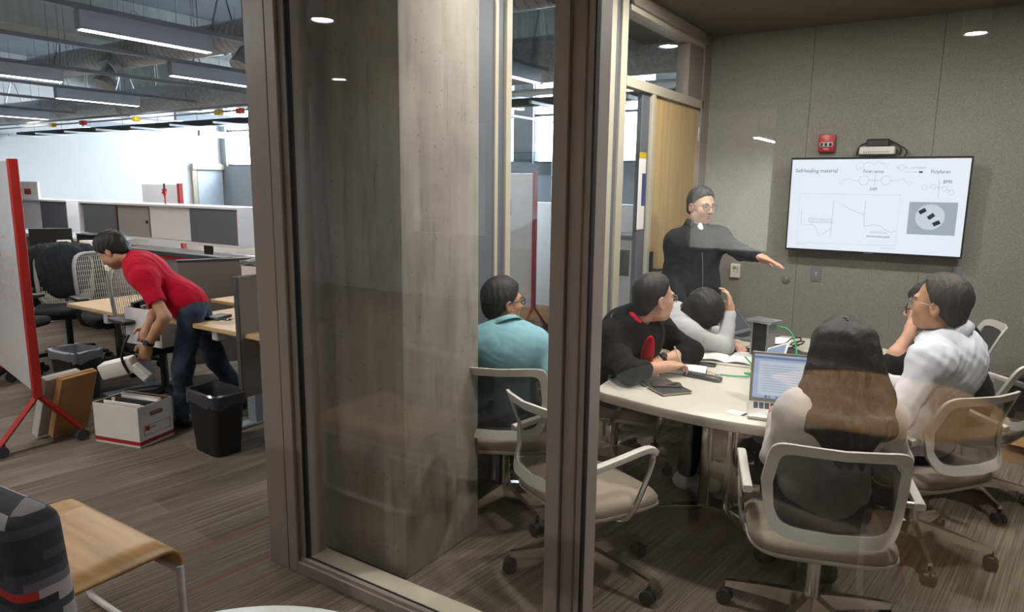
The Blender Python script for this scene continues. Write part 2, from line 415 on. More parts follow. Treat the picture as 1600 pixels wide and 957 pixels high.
# door with sidelight and transom
d1 = empty('door_1'); struct(d1, 'maple door with narrow sidelight and glass transom')
MB().b2((XD - .05, 4.19, 2.27), (XD + .01, 5.70, 2.335), .003).build('lintel', FRAMEL, d1)
MB().b2((XD - .1, 4.215, 2.725), (XD + .01, 5.70, ZR), .003).build('head', FRAMEL, d1)
MB().b2((XD - .06, 4.215, 2.76), (XD + .03, 5.70, 2.79), .003).build('head_bead', FRAME, d1)
MB().b2((XD - .05, 4.215, 2.335), (XD - .04, 5.345, 2.725)).build('transom_pane', GLASS, d1)
MB().b2((XD - .1, 5.345, 2.335), (XD, 5.70, 2.725), .003).build('transom_post', FRAME, d1)
MB().b2((XD - .03, 4.19, .1), (XD - .02, 4.50, 2.27)).build('sidelight_pane', GLASS, d1)
MB().b2((XD - .1, 4.215, 0), (XD + .01, 4.56, .1), .003).build('sill', FRAMEL, d1)
MB().b2((XD - .05, 4.50, 0), (XD - .012, 4.63, 2.27), .003).build('jamb', FRAMED, d1)
MB().b2((XD - .1, 4.63, 0), (XD + .01, 4.688, 2.27), .003).build('jamb', FRAMEL, d1)
MB().b2((XD - .055, 4.692, .01), (XD - .012, 5.665, 2.262), .002).build('leaf', DOORW, d1)
MB().b2((XD - .1, 5.67, 0), (XD + .01, YT - .0, ZR), .003).build('jamb', FRAME, d1)
for z in (.3, 1.15, 2.02): MB().cyl((XD - .005, 5.668, z), (XD - .005, 5.668, z + .11), .009, n=8).build('hinge', ALU, d1)
hd = MB().b2((XD - .012, 4.73, .98), (XD, 4.79, 1.19), .004); hd.build('lock_plate', DARKM, d1)
MB().tube([(XD, 4.76, 1.06), (XD + .05, 4.76, 1.06), (XD + .055, 4.79, 1.06), (XD + .055, 4.87, 1.055)], .01, 8, 1).build('lever_handle', DARKM, d1)

# ------------------------------------------------------------------ pendant lights on struts, ducts, trays over the open office
LAMP = mat('lamp_diffuser', '#ffffff', .5, emit=(1, .98, .95), estr=6.0)
FIXG = mat('fixture_grey', '#b9c2ce', .5, .0, var=.02)
ZF = 2.82
def pendant(x, y0, y1, label, power=20, z=ZF, rods=True, light=True):
    t = empty('pendant_light', (x, y0, z), 0, label, 'light', 'linear pendant lights over the office'); L = y1 - y0
    MB().b2((-.045, 0, 0), (.045, L, .15), .004).build('housing', FIXG, t)
    MB().b2((-.036, .02, -.006), (.036, L - .02, .001)).build('diffuser', LAMP, t)
    for y in (.12, L - .12): MB().cyl((0, y, .15), (0, y, ZC - z), .004, n=6).build('hanger_rod', STEELG, t)
    if light: area_light('lamp', (0, L / 2, -.012), .07, power, (1, .97, .93), (0, 0, 0), L - .05, t)
    return t
FX = [(-5.98, 2.98, 4.14, 'linear pendant light nearest the glass post, large at the top'),
      (-9.35, 3.2, 4.43, 'linear pendant light cut by the left edge under the spiral duct'),
      (-7.63, 4.75, 5.95, 'linear pendant light meeting the glass post below the duct'),
      (-11.2, 5.19, 6.41, 'linear pendant light in the middle of the rows, end on the foil duct'),
      (-15.3, 5.7, 6.92, 'linear pendant light low at the left edge beside the alarm boxes'),
      (-9.35, 7.7, 8.95, 'linear pendant light at the post above the dark tray'),
      (-13.1, 8.2, 10.2, 'long linear pendant light just above the dark cable tray'),
      (-16.6, 8.2, 10.0, 'distant linear pendant light under the dark tray, left one'),
      (-16.9, 11.2, 13.2, 'distant linear pendant light under the dark tray against the white wall'),
      (-14.9, 11.4, 12.9, 'distant linear pendant light under the tray near the post'),
      (-4.3, 6.0, 7.22, 'linear pendant light seen through the side glass'),
      (-4.3, 8.6, 9.82, 'linear pendant light seen through the door transom'),
      (-6.0, 8.4, 9.6, 'linear pendant light deep behind the side glass'),
      (-4.3, .3, 1.5, 'linear pendant light over the desks out of frame'),
      (-7.63, .2, 1.4, 'linear pendant light beyond the whiteboard out of frame')]
for f_ in FX: pendant(*f_)
def cylinder_light(x, y, label, power, spread=None):
    t = empty('cylinder_light', (x, y, 2.9), 0, label, 'light', 'cylinder downlights in the hall')
    MB().lathe([(.085, .02), (.085, .0), (.10, .0), (.10, .26), (.02, .26), (.02, .27)], n=28).build('housing', FIXG, t); MB().cyl((0, 0, .27), (0, 0, ZC - 2.9), .008, n=8).build('stem', FIXG, t)
    MB().cyl((0, 0, .012), (0, 0, .016), .084, n=24).build('lens', mat('downlight_lens', '#ffffff', .5, emit=(1, .95, .86), estr=5), t)
    d = bpy.data.lights.new('lamp', 'AREA'); d.shape = 'DISK'; d.size = .15; d.energy = power; d.color = (1, .93, .84)
    if spread: d.spread = math.radians(spread)
    o = bpy.data.objects.new('lamp', d); COL.objects.link(o); o.parent = t; o.location = (0, 0, .008)
for x, y, lb in ((-.07, -3.3, 'cylinder downlight mirrored at the upper right'), (-4.36, -.3, 'cylinder downlight mirrored in the glass before the column'), (-2.4, -2.6, 'cylinder downlight in the hall middle'), (1.6, -1.2, 'cylinder downlight behind the camera on the right'), (-6.6, -2.6, 'cylinder downlight far down the hall')): cylinder_light(x, y, lb, 8)
pendant(-2.35, -6.9, -5.7, 'pendant light in the lit room across the hall', 150, 2.3)
pendant(-6.1, -6.9, -5.7, 'second pendant light in the lit room across the hall', 150, 2.3)
cylinder_light(-.35, -.9, 'added cylinder downlight right above the coffee table', 60, 42)  # added out of frame so the table top reflects brighter in the glass
# strut rails carrying the lights
for i, (x, y0, y1) in enumerate([(-5.98, .2, 11), (-7.63, .2, 13.6), (-9.35, .2, 13.6), (-11.2, .2, 13.6), (-13.1, .2, 13.6), (-15.3, .2, 13.6), (-4.3, .2, 13.6)]):
    o = MB().b2((x - .02, y0, ZF + .152), (x + .02, y1, ZF + .194), .003)
    t = empty('strut_rail', (0, 0, 0), 0, 'long grey strut rail, row %s from the glass post' % ['second', 'third', 'fourth', 'fifth', 'sixth', 'seventh', 'first'][i], 'rail', 'strut rails under the ceiling')
    o.build('rail', STEELG, t)
    for y in np.arange(y0 + .9, y1, 1.7): MB().cyl((x, y, ZF + .19), (x, y, ZC), .004, n=6).build('hanger_rod', STEELG, t)
# spiral duct along x
def duct(name, label, y, z, r, x0, x1, m, hang=True):
    t = empty(name, (0, y, z), 0, label, 'duct')
    MB().cyl((x0, 0, 0), (x1, 0, 0), r, n=32).build('duct_tube', m, t)
    if hang:
        for x in np.arange(x0 + 1.2, x1, 2.3):
            MB().tube([(x, -r - .01, 0), (x, -r * .75, -r * .75), (x, 0, -r - .01), (x, r * .75, -r * .75), (x, r + .01, 0), (x, .04, r + .42), (x, -.04, r + .42)], .012, 6, 0, True).build('hanger_strap', ALU, t)
            MB().cyl((x, 0, r + .4), (x, 0, ZC - z), .006, n=6).build('hanger_rod', STEELG, t)
    return t
dt = duct('spiral_duct', 'shiny spiral steel duct crossing the office ceiling', 6.74, 3.73, .22, -15.2, -2.4, GALV)
for x in (-8.6, -12.2):      # square take-offs with dampers
    MB().box((x, -.12, -.16), (.34, .30, .30), .01, (math.radians(38), 0, 0)).build('duct_takeoff', ALU, dt)
    MB().cyl((x, -.2, -.3), (x, -.34, -.52), .13, .16, 20).build('duct_takeoff', GALV, dt)
    MB().box((x, -.27, -.42), (.36, .02, .26), .004, (math.radians(38), 0, 0)).build('damper_plate', ALU, dt)
duct('insulated_duct', 'crinkled foil insulated duct below the spiral duct', 7.6, 3.12, .24, -19.5, -2.4, FOIL)
duct('insulated_duct', 'foil insulated duct running behind the meeting room', 9.6, 3.55, .34, -12, 4, FOIL)
for y, z, r, lb in ((8.9, 3.2, .022, 'upper thin conduit pipe behind the side glass'), (8.75, 3.12, .02, 'lower thin conduit pipe behind the side glass'), (9.1, 3.0, .05, 'white pipe behind the side glass')):
    tag(MB().cyl((-8, y, z), (4, y, z), r, n=10).build('conduit_pipe', WHITEP if r > .04 else STEELG), lb, 'pipe')
bt = empty('beam', (0, 0, 0), 0, None); struct(bt, 'pale concrete beam under the deck ceiling')
bt.name = 'trim_1'
MB().b2((-13.2, -4, 4.0), (-12.5, 14, ZC), .01).build('beam_body', CONC2, bt)
b2_ = empty('trim_2'); struct(b2_, 'concrete beam across the office ceiling')
MB().b2((-19.9, 10.6, 3.95), (5.8, 11.1, ZC), .01).build('beam_body', CONC2, b2_)
# dark cable tray (bus duct)
tr = empty('cable_tray', (0, 0, 0), 0, 'dark cable tray with small brackets running across the office', 'cable tray')
MB().b2((-19.8, 8.2, 2.70), (4, 8.34, 2.80), .004).build('tray_body', DARKM, tr)
for x in np.arange(-19, -3.0, 1.3):
    MB().b2((x - .02, 7.7, 2.66), (x + .02, 8.34, 2.70), .003).build('bracket', ALU, tr)
    MB().cyl((x, 8.27, 2.8), (x, 8.27, ZC), .007, n=6).build('hanger_rod', STEELG, tr)
# thin conduits with coloured junction boxes
ct = empty('conduit_run', (0, 0, 0), 0, 'pair of thin conduits with yellow and red boxes', 'conduit')
for dz in (0, .07): MB().tube([(-17, 6.6, 2.66 + dz), (-13, 6.62, 2.67 + dz), (-5, 6.6, 2.68 + dz)], .014, 8).build('conduit', STEELG, ct)
YEL = mat('yellow_plastic', '#c9a91e', .5); ORR = mat('orange_red_plastic', '#c2361f', .5)
for x, m in ((-14.4, YEL), (-13.3, ORR), (-11.6, YEL), (-9.4, YEL), (-8.9, ORR), (-7.6, YEL)):
    MB().box((x, 6.58, 2.66), (.12, .09, .075), .01).build('junction_box', m, ct)
# thin threaded rods left bare between ceiling and struts are part of the rails above

# ------------------------------------------------------------------ lights of the meeting room and of the hall; room downlights are added
def downlight(x, y, z, power, label, col=(1, .95, .89), r=.09, group='added recessed downlights'):
    t = empty('downlight', (x, y, z), 0, label, 'light', group)
    MB().lathe([(r + .015, -.004), (r + .015, 0.0), (r, .0), (r - .01, .0)], n=24).build('trim_ring', WHITEP, t)
    MB().cyl((0, 0, -.003), (0, 0, .0), r - .01, n=20).build('lens', mat('downlight_lens', '#ffffff', .5, emit=(1, .95, .86), estr=5), t)
    d = bpy.data.lights.new('lamp', 'AREA'); d.shape = 'DISK'; d.size = r * 2; d.energy = power; d.color = col
    o = bpy.data.objects.new('lamp', d); COL.objects.link(o); o.parent = t; o.location = (0, 0, -.006)
    return t
for x, y, lb in ((-1.25, 2.75, 'near left'), (.35, 2.75, 'near right'), (-1.25, 4.15, 'far left'), (.35, 4.15, 'far right')):
    downlight(x, y, ZR, 20, 'added recessed downlight in the meeting room ceiling, %s' % lb)  # added out of frame to brighten the meeting room

# ------------------------------------------------------------------ open office on the left
SLATE = mat('slate_panel', '#55575c', .6, var=.03); TANP = mat('tan_grey_panel', '#8a8482', .6, var=.03); OFFW = mat('offwhite_panel', '#c9c8cb', .5, var=.02)
BINB = mat('bin_black', '#17181a', .5, var=.08); BAG = mat('bin_liner', '#3a3c40', .25, var=.15); BAGL = mat('clear_liner', '#8d9096', .3, var=.1)
JEAN = mat('dark_denim', '#2a3446', .9, var=.2, scale=14, bump=.3, bscale=300)
# overhead cabinets in a row on top of fabric screens
sh = empty('overhead_cabinet', (0, 4.65, 0), 0, 'long white overhead cabinet with sliding grey doors on the fabric screens', 'cabinet')
for a, b in ((-9.72, -6.42), (-13.4, -10.02)):
    MB().b2((a, 0, 1.36), (b, .36, 1.385), .002).build('top_board', OFFW, sh); MB().b2((a, 0, .955), (b, .36, .98), .002).build('bottom_board', OFFW, sh)
    MB().b2((a, .34, .98), (b, .36, 1.36)).build('back_board', OFFW, sh)
    for x in (a + .01, b - .01): MB().b2((x - .012, 0, .98), (x + .012, .36, 1.36), .002).build('end_board', OFFW, sh)
    MB().b2((a, 0.0, .4), (a + .04, .04, .955)).build('support_post', DARKM, sh)
for a, b, m, y in ((-7.3, -6.45, SLATE, .012), (-8.12, -7.31, OFFW, .03), (-8.83, -8.13, TANP, .03), (-9.63, -8.84, SLATE, .012), (-10.78, -10.05, SLATE, .012), (-11.5, -10.79, OFFW, .03), (-12.4, -11.5, SLATE, .012)):
    d = MB().b2((a, y, .985), (b, y + .015, 1.355), .002).build('sliding_door', m, sh)
    if m is TANP: MB().cyl((b - .06, y - .012, 1.17), (b - .06, y, 1.17), .02, n=12).build('lock', BLACKP, d)
    MB().b2((b - .012, y - .003, 1.0), (b - .004, y, 1.33)).build('edge_pull', RED if m is SLATE else BLACKP, d)
for x0, x1, i in ((-9.74, -6.2, 0), (-13.4, -9.78, 1)):
    t = empty('fabric_screen', (0, 4.72, 0), 0, ['brown grey fabric screen under the right overhead cabinet', 'brown grey fabric screen under the left overhead cabinet'][i], 'screen')
    k = 0
    for a in np.arange(x0, x1 - .3, .9):
        MB().b2((a + .004, 0, .06), (min(a + .896, x1), .06, .84), .006).build('fabric_panel', PARTF, t)
        MB().b2((a + .004, -.01, .84), (min(a + .896, x1), .07, .875), .004).build('top_rail', OFFW, t)
        if k % 2: MB().b2((a - .1, -.015, .84), (a + .06, .0, .955), .003).build('bracket', DARKM, t)
        k += 1
# small things on the cabinet top
rf = empty('red_ornament', (-7.9, 4.75, 1.385), 0, 'small red star ornament standing on the white cabinet', 'ornament')
MB().cyl((0, 0, 0), (0, 0, .1), .008, n=8).build('stem', RED, rf); MB().add([(.05 * (1 if i % 2 else .45) * math.sin(i * PI / 5), .012 * s, .14 + .05 * (1 if i % 2 else .45) * math.cos(i * PI / 5)) for s in (-1, 1) for i in range(10)], [tuple(range(10)), tuple(range(10, 20))[::-1]] + [(i, (i + 1) % 10, 10 + (i + 1) % 10, 10 + i) for i in range(10)]).build('star', RED, rf)
MB().b2((-.008, -.008, .18), (.008, .008, .24)).build('tip', BLACKP, rf)
c_ = empty('white_card', (-11.2, 4.72, 1.385), 0, 'white card with red square standing on the cabinet, far left', 'card')
MB().b2((-.28, 0, 0), (.26, .03, .24), .003).build('card_sheet', PAPER, c_); MB().b2((-.14, -.004, .06), (.06, .0, .14)).build('red_square', RED, c_)
# far mobile whiteboard and cased door in the white wall
w_ = empty('whiteboard', (-10.9, 6.6, 0), 0, 'distant whiteboard with a red edge behind the cabinets', 'whiteboard')
MB().b2((-.65, 0, .5), (.3, .03, 1.6), .004).build('panel', OFFW, w_); MB().b2((.3, -.02, .3), (.36, .05, 1.62), .004).build('frame_post', RED, w_); MB().b2((-.70, -.02, .3), (-.65, .05, 1.6), .004).build('frame_post', OFFW, w_)
for x in (.33, -.68):
    MB().tube([(x, -.3, .06), (x, 0, .32), (x, .3, .06)], .02, 6).build('leg', RED, w_)
    for y in (-.3, .3): MB().cyl((x - .02, y, .035), (x + .02, y, .035), .035, n=12).build('caster', BLACKP, w_)
dd = empty('door_2'); struct(dd, 'grey cased doorway in the far white wall')
MB().b2((-20, 12.9, 0), (-19.9, 13.05, 2.02), .004).build('jamb', FRAMEL, dd); MB().b2((-20, 12.9, 2.02), (-19.86, 14, 2.2), .004).build('lintel', FRAMEL, dd); MB().b2((-20, 13.1, .02), (-19.95, 13.95, 2.0)).build('leaf', mat('pale_blue_door', '#bfcad6', .5), dd)

# mobile whiteboard on the left edge
a_ = math.atan2(.183, -.983)
wbd = empty('whiteboard', (-4.68, 1.9, 0), a_, 'large mobile whiteboard with red frame at the left edge', 'whiteboard')
WB = mat('whiteboard_face', '#c4c4c6', .18, var=.05, scale=1.6)
MB().b2((.025, -.012, .36), (1.85, .012, 1.76), .003).build('panel', WB, wbd)
for x in (0, 1.875):
    MB().b2((x - .025, -.025, .33), (x + .025, .025, 1.77), .004).build('frame_post', RED, wbd)
    for s in (-1, 1):
        l_ = MB().tube([(x, 0, .345), (x, s * .215, .075)], .022, 4, 0, False, (.026, .018)).build('leg', RED, wbd)
        c = MB(); c.cyl((x - .032, s * .215, .037), (x - .006, s * .215, .037), .037, n=16); c.cyl((x + .006, s * .215, .037), (x + .032, s * .215, .037), .037, n=16); c.box((x, s * .215, .06), (.012, .05, .03), .003)
        c.build('caster', mat('grey_rubber', '#3c3d3e', .7), wbd)
INKR = mat('faint_red_ink', '#c09a94', .6); INKG = mat('faint_grey_ink', '#a9adb0', .6)
rnd = random.Random(3)
for k, (x0, z0, m) in enumerate([(.25, 1.3, INKR), (.22, 1.18, INKR), (.2, 1.1, INKR), (.25, 1.0, INKR), (.2, .92, INKR), (.6, 1.25, INKG), (.75, 1.05, INKG), (.6, .85, INKG)]):
    q = MB()
    for j in range(7):
        x = x0 + j * .05
        q.tube([(x + rnd.uniform(0, .01), .0125, z0 + rnd.uniform(-.015, .015)) if i % 2 else (x + i * .008, .0125, z0 + rnd.uniform(-.02, .02)) for i in range(4)], .0016, 4)
    q.build('marker_writing', m, wbd)
# flat boxes leaning by the board
def leaning(name, loc, size, rz, tilt, m, label, m2=None):
    t = empty(name, loc, rz, label, 'box'); t.rotation_euler = (tilt, 0, rz)
    MB().b2((-size[0] / 2, 0, 0), (size[0] / 2, size[1], size[2]), .003).build('carton', m, t)
    MB().b2((-size[0] / 2 + .004, size[1] * .35, size[2]), (size[0] / 2 - .004, size[1] * .6, size[2] + .002)).build('flap_seam', m2 or m, t)
    return t
leaning('flat_box', (-4.87, 2.06, .02), (.24, .06, .42), math.radians(100), math.radians(20), mat('white_carton', '#b9b6b4', .6), 'flat white box leaning behind the whiteboard leg')
leaning('flat_box', (-4.78, 2.11, .02), (.24, .05, .43), math.radians(100), math.radians(20), CARD, 'flat brown cardboard box leaning beside the white one', CARDD)

def storage_box(loc, rz, w, d, h, label, text=True, open_=True):
    t = empty('storage_box', loc, rz, label, 'box'); wt = mat('box_white', '#d4d1cd', .7, var=.03); th = .004
    for lo, hi in (((-w / 2, -d / 2, 0), (w / 2, -d / 2 + th, h)), ((-w / 2, d / 2 - th, 0), (w / 2, d / 2, h)), ((-w / 2, -d / 2, 0), (-w / 2 + th, d / 2, h)), ((w / 2 - th, -d / 2, 0), (w / 2, d / 2, h)), ((-w / 2, -d / 2, 0), (w / 2, d / 2, th))):
        MB().b2(lo, hi).build('side_panel', wt, t)
    for lo, hi in (((-w / 2 + th, -d / 2 + th, .01), (w / 2 - th, -d / 2 + th * 2, h - .001)), ((-w / 2 + th, d / 2 - 2 * th, .01), (w / 2 - th, d / 2 - th, h - .001)), ((-w / 2 + th, -d / 2 + th, .01), (-w / 2 + 2 * th, d / 2 - th, h - .001)), ((w / 2 - 2 * th, -d / 2 + th, .01), (w / 2 - th, d / 2 - th, h - .001))):
        MB().b2(lo, hi).build('inner_panel', CARDD, t)
    e = .0008
    for lo, hi in (((-w / 2 - e, -d / 2 - e, .015), (w / 2 + e, -d / 2, .04)), ((-w / 2 - e, -d / 2, .015), (-w / 2, d / 2, .04)), ((w / 2, -d / 2, .015), (w / 2 + e, d / 2, .04))): MB().b2(lo, hi).build('red_stripe', RED, t)
    return t
bx = storage_box((-4.39, 2.32, 0), math.radians(14), .37, .27, .262, 'open white storage box with red stripe on the floor, full of folders')
# print on the side that faces the desks' aisle (local -y is left, +x is right)
w2 = .185 + .0008
def prt(y0, y1, z0, z1, m, nm): return MB().b2((w2, y0, z0), (w2 + .0006, y1, z1)).build(nm, m, bx)
for y0, y1, z0, z1 in ((-.1, .11, .068, .071), (-.1, .11, .128, .131), (-.1, -.097, .068, .131), (.107, .11, .068, .131)): prt(y0, y1, z0, z1, RED, 'label_frame')
prt(-.09, -.055, .098, .126, RED, 'label_logo')
lm = Matrix(((0, 0, 1, w2 + .0005), (1, 0, 0, -.048), (0, 1, 0, .112), (0, 0, 0, 1)))
text_mesh('label_text', 'value', .02, BLACKP, bx, lm)
ho = MB(); ho.tube([(w2, -.045 + .09 * i / 7, .2) for i in range(8)], .014, 12); ho.build('hand_hole', CARDD, bx)
rnd = random.Random(5)
for i in range(9):
    tt = MB().box((rnd.uniform(-.02, .03), -.085 + i * .021, .145), (.30, .004 + .006 * rnd.random(), .21 + .05 * rnd.random()), .001, (math.radians(rnd.uniform(-14, 4)), 0, 0))
    f_ = tt.build('file_folder', [PAPER, PAPER, DARKM, OFFW][i % 4])
    f_.location = (-4.39, 2.32, 0); f_.rotation_euler = (0, 0, math.radians(14)); f_.location.z = .0
    tag(f_, ['white', 'pale', 'dark', 'grey-white'][i % 4] + ' paper folder in the open floor box, number %s from its left side' % ['one', 'two', 'three', 'four', 'five', 'six', 'seven', 'eight', 'nine'][i], 'folder', 'folders in the floor box')

def waste_bin(loc, rz, w, d, h, label, liner):
    t = empty('waste_bin', loc, rz, label, 'bin', 'black waste bins')
    def ring(k, z, ins=0):
        p = []
        for i in range(32):
            a = 2 * PI * i / 32; c, s_ = math.cos(a), math.sin(a)
            p.append((math.copysign(abs(c) ** .35, c) * (w / 2 * k - ins), math.copysign(abs(s_) ** .35, s_) * (d / 2 * k - ins), z))
        return p
    rings = [ring(.80, 0), ring(.81, .01), ring(1, h - .03), ring(1.04, h - .03), ring(1.04, h), ring(1, h, .006), ring(.8, .02, .006)]
    m_ = MB(); vs = sum(rings, []); fs = [(r * 32 + i, r * 32 + (i + 1) % 32, (r + 1) * 32 + (i + 1) % 32, (r + 1) * 32 + i) for r in range(6) for i in range(32)]
    fs += [tuple(range(32))[::-1], tuple(range(6 * 32, 7 * 32))]
    m_.add(vs, fs).build('bin_body', BINB, t)
    r2 = random.Random(int(abs(loc[0]) * 100)); L = []
    for k, (sc, z, ins) in enumerate(((1.075, h - .06, 0), (1.075, h + .004, 0), (1.0, h + .006, .01), (.93, h - .07, .01), (.84, h - .16, .015))):
        L += [(x * (1 + r2.uniform(-.012, .012)), y * (1 + r2.uniform(-.02, .02)), zz + (r2.uniform(-.03, .008) if k == 0 else r2.uniform(-.006, .006) if k < 3 else r2.uniform(-.03, .03))) for x, y, zz in ring(sc, z, ins)]
    MB().add(L, [(r * 32 + i, r * 32 + (i + 1) % 32, (r + 1) * 32 + (i + 1) % 32, (r + 1) * 32 + i) for r in range(4) for i in range(32)]).build('bin_liner', liner, t, 60)
    return t
waste_bin((-3.77, 2.50, 0), math.radians(-5), .34, .22, .385, 'black waste bin with draped liner beside the glass post', BAG)
waste_bin((-5.60, 2.56, 0), math.radians(4), .34, .24, .38, 'black waste bin with liner behind the whiteboard', BAGL)

# desks
def desk(name, x0, x1, y0, y1, label, legs, z=.735):
    t = empty(name, (0, 0, 0), 0, label, 'desk')
    MB().b2((x0, y0, z - .03), (x1, y1, z), .004).build('top', DESKW, t)
    MB().b2((x0 + .12, y0 + .1, z - .09), (x1 - .1, y0 + .16, z - .031), .01).build('frame_rail', ALU, t); MB().b2((x0 + .12, y1 - .2, z - .09), (x1 - .1, y1 - .14, z - .031), .01).build('frame_rail', ALU, t)
    for x, y in legs:
        l_ = MB(); l_.b2((x - .045, y - .03, .02), (x + .045, y + .03, .30), .004); l_.b2((x - .04, y - .026, .30), (x + .04, y + .026, .50), .004); l_.b2((x - .035, y - .022, .5), (x + .035, y + .022, z - .03), .004); l_.build('telescopic_leg', STEELG, t)
        MB().b2((x - .05, y - .33, 0), (x + .05, y + .33, .022), .006).build('foot', STEELG, t)
        MB().b2((x - .03, y - .28, z - .1), (x + .03, y + .28, z - .031), .006).build('bracket', OFFW, t)
    return t
desk('desk', -4.46, -2.75, 2.63, 3.26, 'maple topped desk in front of the red shirted man', [(-4.0, 2.95), (-3.0, 2.95)])
desk('desk', -6.02, -5.22, 2.72, 3.3, 'maple topped desk behind the mesh chair holding the carton', [(-5.44, 3.0)], .67)
desk('desk', -4.95, -3.6, 3.29, 3.85, 'maple return desk along the grey fabric screen', [(-4.2, 3.6)])
desk('desk', -9.3, -6.9, 3.75, 4.5, 'far maple desk with towel rolls and printer', [(-8.9, 4.1), (-7.2, 4.1)])
s_ = empty('desk_screen', (-3.66, 2.6, 0), 0, 'speckled grey fabric screen clamped to the desk end by the post', 'screen')
MB().b2((-.0, 0, .33), (.03, .75, 1.09), .006).build('fabric_panel', PARTF, s_); MB().b2((-.004, -.008, .33), (.03, .0, 1.09), .002).build('edge_trim', mat('trim_grey', '#4b4a4c', .5), s_)
s_ = empty('desk_screen', (-5.46, 3.34, 0), math.radians(60), 'brown grey fabric screen behind the bending man', 'screen')
for i in range(2): MB().b2((.002 + i * .62, 0, .1), (.618 + i * .62, .05, .985), .006).build('fabric_panel', PARTF, s_)
MB().b2((0, -.006, .985), (1.24, .056, 1.005), .003).build('top_rail', mat('rail_dark', '#3b3c40', .5), s_)
s_ = empty('desk_screen', (-6.1, 3.45, 0), 0, 'low screen with red rail beyond the bending man', 'screen')
MB().b2((-1.2, .3, .1), (.72, .35, .93), .006).build('fabric_panel', PARTF, s_); MB().b2((-1.2, .29, .93), (.72, .36, .96), .003).build('red_rail', RED, s_); MB().b2((-1.2, .28, .96), (.72, .37, 1.0), .003).build('top_rail', mat('rail_dark', '#3b3c40', .5), s_)
# things on desks
t = empty('storage_carton', (-4.55, 3.55, .736), 0, 'white carton with red stripe on the return desk', 'box')
MB().b2((-.17, -.13, 0), (.17, .13, .27), .003).build('carton', mat('box_white', '#d4d1cd', .7, var=.03), t); MB().b2((-.172, -.132, .02), (.172, .132, .05)).build('red_stripe', RED, t)
t = empty('folded_cloth', (-4.55, 3.55, 1.008), 0, 'grey striped folded cloth lying on the white carton', 'cloth')
for i in range(3): MB().grid(lambda u, v, i=i: (-.2 + .36 * u, -.12 + .22 * v, .012 + i * .022 + .012 * math.sin(u * 7 + i) + .01 * math.cos(v * 5 + i) - .03 * (1 - u) ** 3), 14, 8).build('fold', mat('grey_cloth', '#7c7b7a', .95), t, solid=.016)
t = empty('card_reader', (-4.2, 2.84, .736), math.radians(12), 'small black calculator on the maple desk', 'calculator')
MB().b2((-.05, -.08, 0), (.05, .08, .018), .004).build('body', BLACKP, t); MB().b2((-.04, .03, .018), (.04, .07, .019)).build('display', DARKM, t)
t = empty('sunglasses', (-4.03, 2.76, .736), math.radians(40), 'folded sunglasses on the maple desk', 'glasses')
for s in (-1, 1): MB().lathe([(0, -.004), (.02, -.004), (.027, 0), (.02, .006), (0, .008)], (s * .033, 0, .02), 16).build('lens', mat('amber_lens', '#3f3a1c', .15), t); MB().tube([(s * .06, 0, .025), (s * .06, .05, .015), (-s * .02, .06, .008)], .003, 6).build('temple', BLACKP, t)
MB().tube([(-.01, 0, .022), (0, 0, .026), (.01, 0, .022)], .003, 6).build('bridge', BLACKP, t)
t = empty('desk_cable', (-3.86, 2.86, .736), 0, 'white coiled adapter cable on the maple desk', 'cable')
MB().tube([(-.1, 0, .008), (-.03, .03, .02), (.04, -.02, .012), (.1, .02, .015), (.06, .08, .008), (-.02, .09, .01)], .007, 6, 2).build('cord', WHITEP, t); MB().box((.1, .0, .018), (.07, .04, .03), .006).build('plug', WHITEP, t)
for i, (x, y) in enumerate(((-8.72, 3.98), (-8.5, 4.12))):
    t = empty('paper_roll', (x, y, .736), 0, ['white paper towel roll on the far desk, left one', 'white paper towel roll on the far desk, right one'][i], 'paper roll', 'towel rolls on the far desk')
    MB().lathe([(.02, 0), (.07, 0), (.072, .01), (.072, .22), (.07, .23), (.02, .23), (.02, .12)], n=24).build('roll', PAPER, t)
t = empty('printer', (-8.75, 4.35, .736), 0, 'black printer on the far desk behind the towel rolls', 'printer')
MB().b2((-.22, -.12, 0), (.25, .12, .27), .02, 2).build('body', BLACKP, t); MB().b2((-.2, -.13, .27), (.2, .1, .285), .006).build('lid', DARKM, t)
t = empty('monitor', (-8.95, 3.95, .736), math.radians(50), 'dark monitor at the left of the far desk', 'monitor')
MB().b2((-.22, -.012, .08), (.22, .012, .36), .006).build('panel', BLACKP, t); MB().cyl((0, 0, .01), (0, 0, .12), .02, n=10).build('neck', BLACKP, t); MB().b2((-.11, -.08, 0), (.11, .08, .012), .004).build('base', BLACKP, t)
for i in range(4):
    tag(MB().box((-7.6 + .12 * (i % 2), 4.0 + .06 * i, .742 + .006 * i), (.3, .22, .005), 0, (0, 0, .3 * i)).build('paper_sheet', PAPER), ['lowest', 'second', 'third', 'topmost'][i] + ' loose white sheet on the far desk beside the mesh chair', 'paper', 'loose sheets on the far desk')

